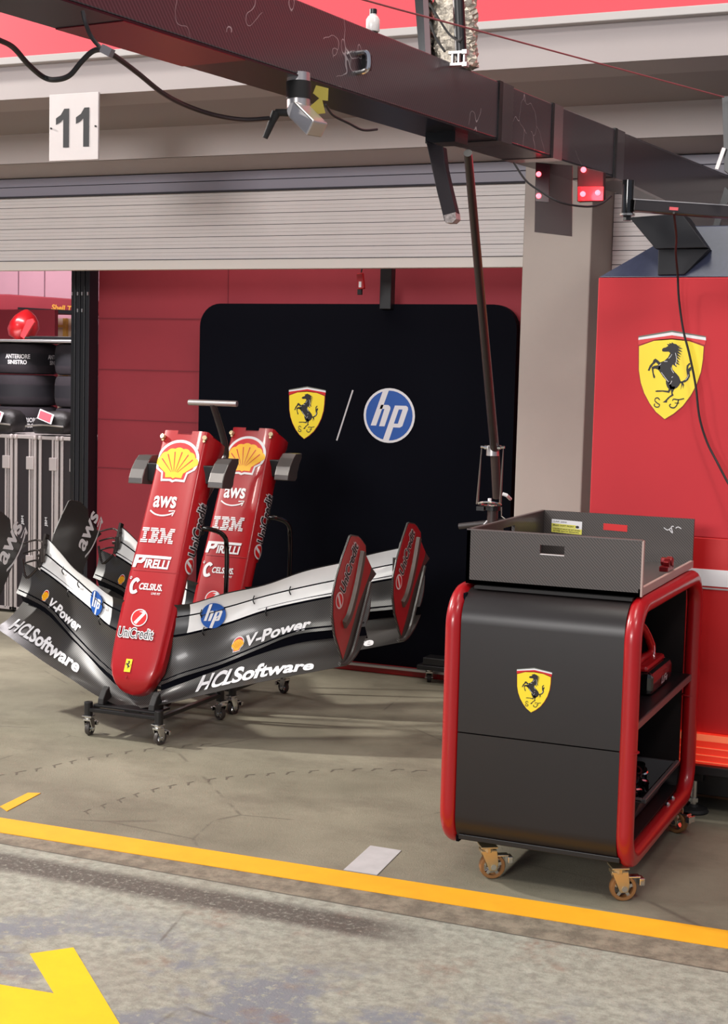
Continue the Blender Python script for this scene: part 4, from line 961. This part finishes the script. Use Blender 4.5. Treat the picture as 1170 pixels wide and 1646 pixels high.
# ------------------------------------------------------------------ booth on the right
BT = thing('red_booth', (-.7, 5.8, 0), 'tall red cabinet with a yellow horse shield and a white stripe, at the right edge', 'cabinet')
bxl, bxr, byf, byb = -1.405, -.1, 5.5, 6.1
BR1 = mat('booth_red', (196, 40, 50), .7, noise=.04, nscale=2); BR2 = mat('booth_red_low', (188, 24, 26), .4)
MB().box((bxl, byf, 1.047), (bxr, byb, 2.003)).build('upper_body', BR1, BT, bevel=.004)
MB().box((bxl, byf-.002, .315), (bxr, byb, 1.047)).build('lower_body', BR2, BT, bevel=.004)
MB().box((bxl, byf-.004, .868), (bxr, byb+.002, .930)).build('white_stripe', WHT, BT)
MB().box((bxl, byf-.004, .856), (bxr, byb+.002, .862)).build('thin_stripe', mat('stripe_grey', (170, 160, 160), .4), BT)
c = aty(1077.5, 603, byf); e1 = aty(1132, 603, byf); tt = aty(1077, 531, byf); bb = aty(1077, 675, byf)
shield(Decal()).build('shield_emblem', front_map(c.x, (tt.z+bb.z)/2, byf, (e1.x-c.x), (tt.z-bb.z)/2), BT)
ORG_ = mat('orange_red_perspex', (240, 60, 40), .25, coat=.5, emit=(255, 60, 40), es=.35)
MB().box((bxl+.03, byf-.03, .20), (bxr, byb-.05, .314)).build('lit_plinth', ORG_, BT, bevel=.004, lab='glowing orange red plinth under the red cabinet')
mb = MB()
for z in (.29, .262, .235, .21): mb.box((bxl+.028, byf-.033, z), (bxr, byf-.029, z+.003))
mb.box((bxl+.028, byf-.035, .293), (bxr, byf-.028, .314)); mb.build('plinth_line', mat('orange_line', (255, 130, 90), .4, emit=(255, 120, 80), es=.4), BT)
MB().box((bxl+.05, byf-.05, .165), (bxr, byb-.05, .199)).box((bxl+.10, byf+.10, .05), (bxr, byb-.1, .165)).build('base_plate', BLK, BT, bevel=.003)
fx_, fy_ = -.967, 5.53
for (x, y) in ((fx_, fy_), (-.25, 5.53), (-1.3, 6.0)):
    o = MB().lathe((x, y, 0), [(.055, 0), (.058, .006), (.052, .016), (.02, .02), (.014, .03)], n=28).build('levelling_foot', RUB, BT, smooth=True)
    MB().cyl((x, y, .02), (x, y, .165), .012).cyl((x, y, .04), (x, y, .055), .02, 6).build('threaded_rod', STEEL, o)
    MB().cb((x, y, .15), (.07, .06, .05)).build('foot_block', BLK, o, bevel=.003)
rehome(label(MB().box((-1.15, 5.75, 0), (-.85, 5.85, .05)).build('wood_block', mat('wood_brown', (120, 78, 48), .7)), 'brown wooden block on the floor under the red cabinet', 'block'))
# pyramid cap
NB = mat('blue_black_carbon', (62, 66, 88), .35, noise=.1, nscale=60)
z0 = 2.004; apx = V((-1.0, 5.8, 2.52))
MB().add([(bxl, byf, z0), (-.26, byf, z0), (-.26, byb, z0), (bxl, byb, z0), (-1.1, 5.60, 2.20), (-.62, 5.60, 2.20), (-.62, 5.95, 2.20), (-1.1, 5.95, 2.20)],
         [(3,2,1,0),(4,5,6,7),(0,1,5,4),(1,2,6,5),(2,3,7,6),(3,0,4,7)]).build('sloped_cap', NB, BT, bevel=.004)
p = [aty(q[0], q[1], 5.53) for q in ((1016, 352), (1100, 345), (1141, 400), (1058, 402))]
MB().prism([q+V((0, -.05, 0)) for q in p], (0, .16, 0)).build('slanted_mast', NAVY, BT, bevel=.003)
p = [aty(q[0], q[1], 5.496) for q in ((1058, 400), (1140, 400), (1100, 441), (1057, 442))]
MB().prism(p, (0, .2, 0)).build('mast_foot', NAVY, BT, bevel=.002)
# ------------------------------------------------------------------ gantry
G0 = V((-1.531, 2.03, 2.232)); G1 = V((-1.242, 4.996, 2.305)); gd = (G1-G0).normalized()
gat = lambda y: G0+(G1-G0)*((y-G0.y)/(G1.y-G0.y))
GA = thing('overhead_gantry', tuple(gat(4)), 'long dark carbon fibre boom crossing overhead from top left to the right', 'gantry')
gx = gd.cross(V((0, 0, 1))).normalized()            # points to +X side (towards the viewer)
gz = gx.cross(gd)
def gbox(mb, ya, yb, w0, w1, h0, h1):
    "w: 0 = visible side face, negative = away; h from the bottom edge"
    a, b = gat(ya), gat(yb)
    vs = [p+gx*x+V((0, 0, 1))*z for p in (a, b) for x, z in ((w0, h0), (w1, h0), (w1, h1), (w0, h1))]
    mb.add(vs, [(0,1,2,3),(7,6,5,4),(0,4,5,1),(1,5,6,2),(2,6,7,3),(3,7,4,0)])
mb = MB(); gbox(mb, .9, 6.8, -.158, 0, .004, .16); mb.build('boom', CARBG, GA, bevel=.003)
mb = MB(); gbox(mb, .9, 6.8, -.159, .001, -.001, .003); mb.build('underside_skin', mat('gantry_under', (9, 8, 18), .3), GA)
for (px, ww, cc) in ((801, .03, BLK), (985, .035, BLK)):
    r = ray(px, 200); 
    # y where the side face passes this ray in plan
    y = None
    for k in range(200, 640):
        g = gat(k/100); 
        q = ROT.T@(np.array(g)-CAM); u = CX+FPX*q[0]/-q[2]
        if u >= px: y = k/100; break
    mb = MB(); gbox(mb, y-.012, y+.012, -.16, .004, -.003, .163); mb.build('joint_band', cc, GA)
    mb = MB(); gbox(mb, y+.013, y+.09, -.16, .003, -.002, .162); mb.build('sleeve', mat('sleeve_grey', (66, 58, 60), .35, coat=.5), GA)
def gy(px):
    for k in range(100, 640):
        g = gat(k/100); q = ROT.T@(np.array(g)-CAM)
        if -q[2] > .1 and CX+FPX*q[0]/-q[2] >= px: return k/100
    return 6.2
y = gy(888); mb = MB(); gbox(mb, y-.012, y+.06, -.161, .003, -.002, .162); mb.build('sleeve', mat('sleeve_light', (104, 94, 94), .3, coat=.5), GA)
mb = MB(); gbox(mb, y-.03, y-.014, -.161, .003, -.002, .162); mb.build('joint_band', BLK, GA)
# drop gusset at the far end
P = lambda y, h, wv=0: gat(y)+V((0, 0, h))+gx*wv
def gp(px, py):
    r = V(ray(px, py)); return V(CAM)+r*((G0-V(CAM)).dot(gx)/r.dot(gx))
mb = MB(); mb.prism([gp(*q)+gx*.0015 for q in ((987, 210), (987, 283), (1071, 323), (1129, 383), (1200, 405), (1200, 300), (1170, 286))], -gx*.02); mb.build('gusset_plate', mat('gloss_panel', (70, 60, 62), .16, spec=.25), GA)
mb = MB(); mb.prism([aty(q[0], q[1], 5.72) for q in ((1165, 300), (1175, 310), (1150, 378), (1138, 388))], (0, .04, 0)); mb.build('stay_strap', BLK, GA)
# underside red section and white scuffs
mb = MB(); gbox(mb, gy(126+70), gy(320+70), -.1585, .0005, -.003, -.0012); mb.build('red_section', mat('gantry_red', (112, 12, 26), .3), GA)
mb = MB()
for px, py in ((571, 107),): 
    y = gy(px); mb.tube([P(y, .095, .0), P(y, .095, .02), P(y, .085, .028), P(y, .06, .028), P(y, .052, .018), P(y, .05, 0)], .006, 8, smooth=4); 
mb.build('cable_loop', CHR, GA); mb = MB(); y = gy(578); gbox(mb, y, y+.02, 0, .016, .06, .095); mb.build('loop_bracket', BLK, GA)
y = gy(752); mb = MB(); gbox(mb, y-.02, y+.06, -.12, -.03, -.03, 0); mb.build('pole_socket', BLK, GA)
# end bracket and side bar
t = thing('side_arm', tuple(P(gy(1008), 0)), 'black horizontal arm with a round pivot fixed under the far end of the boom', 'arm')
c = aty(1008, 345, 5.0); MB().cyl((c.x, 5.0, c.z), (c.x, 5.0, aty(1008, 290, 5.0).z), .02, 20).build('pivot', mat('gloss_black', (12, 12, 12), .15), t, smooth=True)
MB().cyl((c.x, 5.0, c.z-.004), (c.x, 5.0, c.z+.003), .026, 20).build('flange', STEEL, t); MB().cyl((c.x, 5.0, c.z-.02), (c.x, 5.0, c.z-.004), .014, 6).build('nut', BLK, t)
a, b_ = aty(1018, 330, 5.0), aty(1290, 350, 5.2)
MB().beam(a, b_, .05, .042).build('bar', mat('arm_black', (44, 38, 40), .35, coat=.3), t, bevel=.004)
MB().beam(aty(1018, 320, 4.975), aty(1290, 338, 5.175), .004, .003).build('edge_line', ALU, t)
a, b_ = aty(1076, 335, 4.972), aty(1090, 336, 4.972); MB().beam(a, b_, .004, .010).build('red_tag', mat('tag_red', (230, 70, 80), .4), t)
# boom camera clamp
t = thing('camera_clamp', tuple(aty(485, 150, 2.95)), 'silver tube clamp with black lever handle fixed under the boom', 'clamp')
yc = 2.98; Q = lambda px, py, dy=0: aty(px, py, yc+dy)
u = (Q(486, 120)-Q(462, 120)).length
MB().cyl(Q(480, 118), Q(480, 174), .0255, 22).build('post', ALU, t, smooth=True)
MB().cyl(Q(480, 132), Q(480, 160), .0275, 22).build('tape_wrap', RUB, t, smooth=True)
MB().cyl(Q(474, 178, -.03), Q(486, 176, .03), .018, 16).build('swivel', ALU, t, smooth=True)
MB().beam(Q(478, 176, -.01), Q(510, 208, -.035), .044, .036).build('block', ALU, t, bevel=.003)
MB().tube([Q(470, 182, -.02), Q(455, 181, -.03), Q(444, 181, -.03)], .008, 10).tube([Q(444, 181, -.03), Q(437, 196, -.035), Q(426, 222, -.04)], [.011, .006], 10).build('lever', RUB, t, smooth=True)
MB().add([Q(508, 137, .0), Q(528, 142, .0), Q(527, 162, 0), Q(518, 161, 0), Q(523, 182, 0), Q(505, 184, 0), Q(497, 172, 0), Q(513, 158, 0), Q(503, 150, 0)], [tuple(range(9))]).build('yellow_tape', mat('tape_yellow', (176, 158, 62), .6), t)
# hanging arm
YH = gy(700)+.10
t = thing('drop_link', tuple(aty(700, 235, YH)), 'dark flat link hanging down from the underside of the boom, with a metal mesh tip', 'link')
MB().prism([aty(q[0], q[1], YH) for q in ((684, 226), (712, 236), (716, 270), (724, 305), (733, 342), (731, 352), (714, 356), (702, 308))], (0, .03, 0)).build('arm_body', mat('arm_purple_black', (26, 16, 24), .7), t, bevel=.002)
MB().prism([aty(q[0], q[1], YH-.004) for q in ((713, 346), (732, 341), (733, 352), (727, 358), (716, 358))], (0, .036, 0)).build('mesh_tip', mat('mesh_grey', (150, 140, 138), .5, noise=.5, nscale=160), t)
# light box plate and lamps
yb_ = gy(890)+.02; t = thing('signal_lamp', tuple(aty(945, 300, yb_)), 'small black lamp housing with glowing red lights under the boom', 'lamp')
LQ = lambda px, py, dy=0: aty(px, py, yb_+.05+dy)
MB().prism([LQ(928, 266), LQ(970, 276), LQ(970, 322), LQ(927, 324)], (0, .03, 0)).build('housing', mat('lamp_red_black', (50, 8, 12), .6), t, bevel=.003)
GL = mat('lamp_glow', (255, 60, 70), .4, emit=(255, 70, 80), es=9)
RG = mat('lamp_lens', (190, 20, 30), .2, emit=(255, 20, 40), es=.8)
MB().prism([LQ(929, 300, -.004), LQ(970, 300, -.004), LQ(969, 322, -.004), LQ(929, 323, -.004)], (0, .003, 0)).build('lens', RG, t)
for px, py in ((937, 312), (961, 310), (938, 273)):
    p = LQ(px, py, -.004); MB().lathe(p, [(.0085, 0), (.0085, -.004), (.005, -.008), (.001, -.009)], axis='y', n=16).build('bulb', GL, t)
t = thing('smoked_panel', tuple(aty(892, 270, yb_)), 'smoked see-through plate hanging from the boom in front of the pillar', 'panel')
SM = mat('smoked_acrylic', (54, 34, 36), .35, alpha=.78, spec=.2)
MB().prism([aty(q[0], q[1], yb_) for q in ((861, 261), (920, 266), (919, 380), (859, 373))], (0, .004, 0)).build('plate', SM, t)
for px, py in ((866, 280), (866, 315)):
    p = aty(px, py, yb_-.002); MB().lathe(p, [(.008, 0), (.008, -.003), (.004, -.007), (.001, -.008)], axis='y', n=16).build('bulb', GL, t)
MB().prism([aty(q[0], q[1], yb_-.003) for q in ((861, 262), (883, 265), (882, 325), (861, 323))], (0, .003, 0)).build('dark_backing', mat('backing', (58, 8, 18), .3), t)
pl_ = bpy.data.lights.new('lamp_light', 'POINT'); pl_.energy = 1.2; pl_.color = (1, .05, .08); pl_.shadow_soft_size = .02
po = bpy.data.objects.new('lamp_light', pl_); COL.objects.link(po); po.location = LQ(948, 310, -.05)
# things standing on the boom
yq = gy(735); zt = gat(yq).z+.162
DY = gat(yq).y+.03
FOIL = mat('crinkled_foil', (206, 196, 180), .32, metal=.85, noise=.35, nscale=30, bump=1.0)
t = thing('foil_duct', (aty(728, 100, DY).x, DY, zt), 'wrinkled silver foil wrapped duct rising above the boom', 'duct')
rows = []
top = aty(725, -60, DY)
for i in range(30):
    f = i/29; z = zt+.003+(top.z-zt)*f; cxp = aty(726-6*f, 823, DY).x
    base = aty(730-8*f, 60, DY); R = .058; rows.append([V((base.x+(R+.006*math.sin(7*a+i*1.3)+random.uniform(-.003, .003))*math.cos(a), DY+.02+(R*.8+random.uniform(-.003, .003))*math.sin(a), z)) for a in [2*PI*k/28 for k in range(28)]])
MB().grid(rows, True).build('foil_skin', FOIL, t)
a = aty(733, 0, DY-.06); MB().cyl((aty(741, 108, DY-.06).x, DY-.06, zt+.002), (aty(733, -40, DY-.06).x, DY-.06, aty(733, -60, DY-.06).z), .0155, 18).build('black_tube', BLK, t, smooth=True)
mb = MB()
for py in (85, 104): mb.cb(aty(737, py, DY-.08), (.05, .02, .008))
for px in (728, 738, 747): mb.cb(aty(px, 94, DY-.082), (.006, .014, .03))
for py in (84, 104): mb.cb(aty(748, py, DY-.085), (.014, .02, .012))
mb.build('pipe_clamp', ALU, t, bevel=.001)
mb = MB().tube([aty(690, 5, DY-.06), aty(705, 30, DY-.065), aty(722, 55, DY-.065), aty(738, 66, DY-.085), aty(743, 60, DY-.085)], .003, 6, smooth=5).tube([aty(691, 35, DY-.055), aty(700, 60, DY-.058), aty(715, 83, DY-.06)], .0035, 6, smooth=4)
mb.build('tie_wire', RUB, t)
p = [aty(q[0], q[1], DY-.02) for q in ((663, -40), (686, -40), (693, 100), (675, 92))]; 
t2 = thing('glossy_fin', tuple(p[3]), 'narrow glossy black upright fin standing on the boom left of the foil duct', 'fin')
mb = MB().prism([V((p[0].x, p[0].y, p[0].z)), V(p[1]), V((p[2].x, p[2].y, zt+.002)), V((p[3].x, p[3].y, zt+.002))], (0, .04, 0)); mb.build('blade', mat('gloss_black', (12, 12, 12), .15), t2, bevel=.004)
mb = MB().prism([aty(q[0], q[1], DY-.024) for q in ((678, -40), (686, -40), (693, 96), (684, 93))], (0, .004, 0)); mb.build('red_face', mat('fin_red', (84, 44, 50), .3), t2)
yb2 = gy(602); zb2 = gat(yb2).z+.161; bx_ = gat(yb2).x-.05
p = aty(599, 50, yb2); zb3 = zb2
t = thing('small_bottle', (p.x, yb2, zb3), 'small clear white bottle with a black cap standing on the boom', 'bottle')
r0 = .0165
MB().lathe((p.x, yb2, zb3), [(r0*.9, 0), (r0, .003), (r0, .028), (r0*.7, .036), (.0085, .038), (.0085, .041)], n=20).build('body', mat('bottle_white', (226, 220, 216), .25), t, smooth=True)
MB().lathe((p.x, yb2, zb3), [(.0088, .041), (.009, .052), (.0085, .0525)], n=16).build('cap', BLK, t)
# ------------------------------------------------------------------ hanging wheel gun pole
t = thing('support_pole', (-1.745, 5.38, 0), 'thin black leaning pole with a metal clamp and side rods, beside the grey pillar', 'pole')
pt, pm, pb = aty(752, 246, 3.78), aty(795, 722, 5.30), aty(799, 800, 5.36)
MB().tube([pt, pm], [.0115, .0175], 16).build('upper_pole', mat('pole_black', (40, 33, 34), .35), t, smooth=True)
MB().tube([pm, pb], .0175, 16).build('lower_sleeve', mat('pole_brown', (58, 46, 44), .4), t, smooth=True)
c = aty(792, 724, 5.30); MB().cyl(c+V((0, 0, -.02)), c+V((0, 0, .018)), .024, 18).build('clamp_ring', ALU, t, smooth=True)
mb = MB()
for px in (779, 800): mb.cyl(aty(px, 719, 5.27), aty(px+5, 719, 5.27), .008, 10)
mb.cyl(aty(773, 718, 5.27), aty(779, 719, 5.27), .005, 8).cyl(aty(805, 719, 5.27), aty(811, 719, 5.27), .005, 8).build('clamp_bolt', CHR, t)
for (x0_, x1_) in ((774, 767), (809, 804)):
    MB().tube([aty(x0_, 720, 5.27), aty((x0_+x1_)/2, 765, 5.28), aty(x1_, 810, 5.30)], [.002, .0055], 8).build('side_rod', mat('rod_grey', (130, 122, 118), .3, metal=.7), t, smooth=True)
a, b_ = aty(768, 809, 5.30), aty(805, 811, 5.30)
MB().tube([a, aty(786, 807, 5.27), b_, aty(786, 813, 5.36)], .004, 8, closed=True, smooth=5).build('cross_ring', CHR, t)
MB().cyl(aty(787, 801, 5.28), aty(787, 808, 5.28), .007, 10).build('white_knob', WHT, t)
bt = aty(792, 818, 5.38)
MB().cyl((bt.x, 5.38, .03), (bt.x, 5.38, bt.z+.02), .021, 18).build('stand_tube', mat('pole_brown', (58, 46, 44), .4), t, smooth=True)
MB().cyl((bt.x, 5.38, bt.z-.005), (bt.x, 5.38, bt.z+.012), .03, 18).cb((bt.x-.045, 5.37, bt.z+.0), (.03, .02, .016)).build('collar', BLK, t)
MB().cyl((bt.x, 5.38, 0), (bt.x, 5.38, .03), .12, 28).build('floor_base', BLK, t, bevel=.004)
a, b_ = aty(738, 846, 5.40), aty(812, 838, 5.40); MB().cyl(a, b_, .012, 14).build('cross_bar', mat('bar_grey', (66, 62, 62), .4, metal=.4), t, smooth=True)
MB().tube([aty(783, 837, 5.36), aty(776, 845, 5.35), aty(770, 852, 5.34)], .0025, 6).build('white_lead', WHT, t)
MB().tube([aty(806, 815, 5.35), aty(806, 830, 5.35), aty(812, 834, 5.35)], .002, 6).build('thin_lead', STEEL, t)
h = aty(812, 795, 6.42); MB().tube([aty(808, 794, 5.5), aty(814, 796, 5.5), aty(820, 802, 5.55)], .007, 10).build('hook', WHT, t)
# small castor unit on the floor by the sill
c = aty(690, 1075, 7.28)
t = thing('dolly', (c.x, 7.32, 0), 'small black wheeled dolly on the floor at the foot of the black board', 'dolly')
MB().box((c.x-.05, 7.22, .075), (c.x+.3, 7.34, .10)).box((c.x-.02, 7.23, .10), (c.x+.28, 7.335, .14)).build('deck', BLK, t, bevel=.004)
castor(t, (c.x, 7.28, 0), .075, .025, RUB, STEEL, .4); castor(t, (c.x+.25, 7.28, 0), .075, .025, RUB, STEEL, .4, False)
c = atz(706, 1225); 
# ------------------------------------------------------------------ cables
def cable(name, pts, r, m, lab, cat='cable', sm=8):
    o = MB().tube(pts, r, 8, smooth=sm).build(name, m, smooth=True); return rehome(label(o, lab, cat))
CBL = mat('cable_black', (26, 22, 24), .5)
cable('black_cable', [aty(*q) for q in ((-40, 50, 2.0), (0, 65, 2.05), (22, 77, 2.1), (45, 103, 2.15), (70, 124, 2.2), (90, 128, 2.2), (112, 121, 2.2), (132, 98, 2.2), (150, 82, 2.2), (168, 81, 2.2), (190, 94, 2.25), (222, 118, 2.35), (262, 150, 2.5), (300, 170, 2.65), (345, 185, 2.75), (390, 192, 2.85), (432, 190, 2.93))], .0048, CBL, 'thick black cable looping from the top left corner to the clamp lever')
cable('black_cable', [aty(*q) for q in ((133, 18, 2.18), (137, 35, 2.18), (146, 58, 2.19), (160, 75, 2.2), (170, 80, 2.2))], .0038, CBL, 'short black cable dropping from the boom to the looping cable at the cable tie')
rehome(label(MB().beam(aty(165, 78, 2.19), aty(180, 86, 2.19), .012, .014).build('cable_tie', mat('tie_grey', (120, 116, 120), .5)), 'small grey cable tie joining two black cables under the boom', 'cable tie'))
cable('thin_cable', [aty(*q) for q in ((523, 168, 2.96), (535, 185, 3.0), (560, 198, 3.05), (583, 209, 3.1), (606, 208, 3.15))], .0028, CBL, 'thin black cable sagging under the boom right of the clamp')
cable('lamp_cable', [aty(*q) for q in ((826, 262, 4.16), (845, 290, 4.14), (868, 307, 4.13), (900, 325, 4.14), (940, 332, 4.2), (965, 328, 4.24), (982, 315, 4.28))], .0032, CBL, 'black cable curving across the smoked plate to the red lamp')
cable('hanging_cable', [aty(*q) for q in ((1083, 342, 5.0), (1087, 380, 5.15), (1086, 405, 5.3), (1089, 441, 5.42), (1091, 480, 5.44), (1098, 530, 5.45), (1108, 570, 5.45), (1118, 620, 5.45), (1124, 670, 5.45), (1136, 710, 5.45), (1152, 742, 5.44), (1175, 785, 5.42), (1215, 850, 5.35))], .0042, CBL, 'black cable hanging from the side arm down over the red cabinet')
cable('tension_line', [aty(560, -12, 3.0), aty(582, -1, 3.05), aty(800, 58, 3.6), aty(1000, 112, 4.3), aty(1163, 156, 4.9)], .0022, mat('cord_red', (150, 80, 84), .6), 'thin red cord strung across the top right above the boom', 'cord', sm=3)
t = thing('cord_bracket', tuple(aty(1168, 270, 4.95)), 'black upright bracket with a bright strut on the far right end of the boom', 'bracket')
MB().prism([aty(q[0], q[1], 4.95) for q in ((1160, 154), (1182, 154), (1182, 290), (1164, 275))], (0, .03, 0)).build('upright', BLK, t, bevel=.002)
MB().beam(aty(1152, 272, 4.94), aty(1164, 238, 4.94), .01, .012).build('strut', mat('strut_white', (220, 216, 216), .4), t)
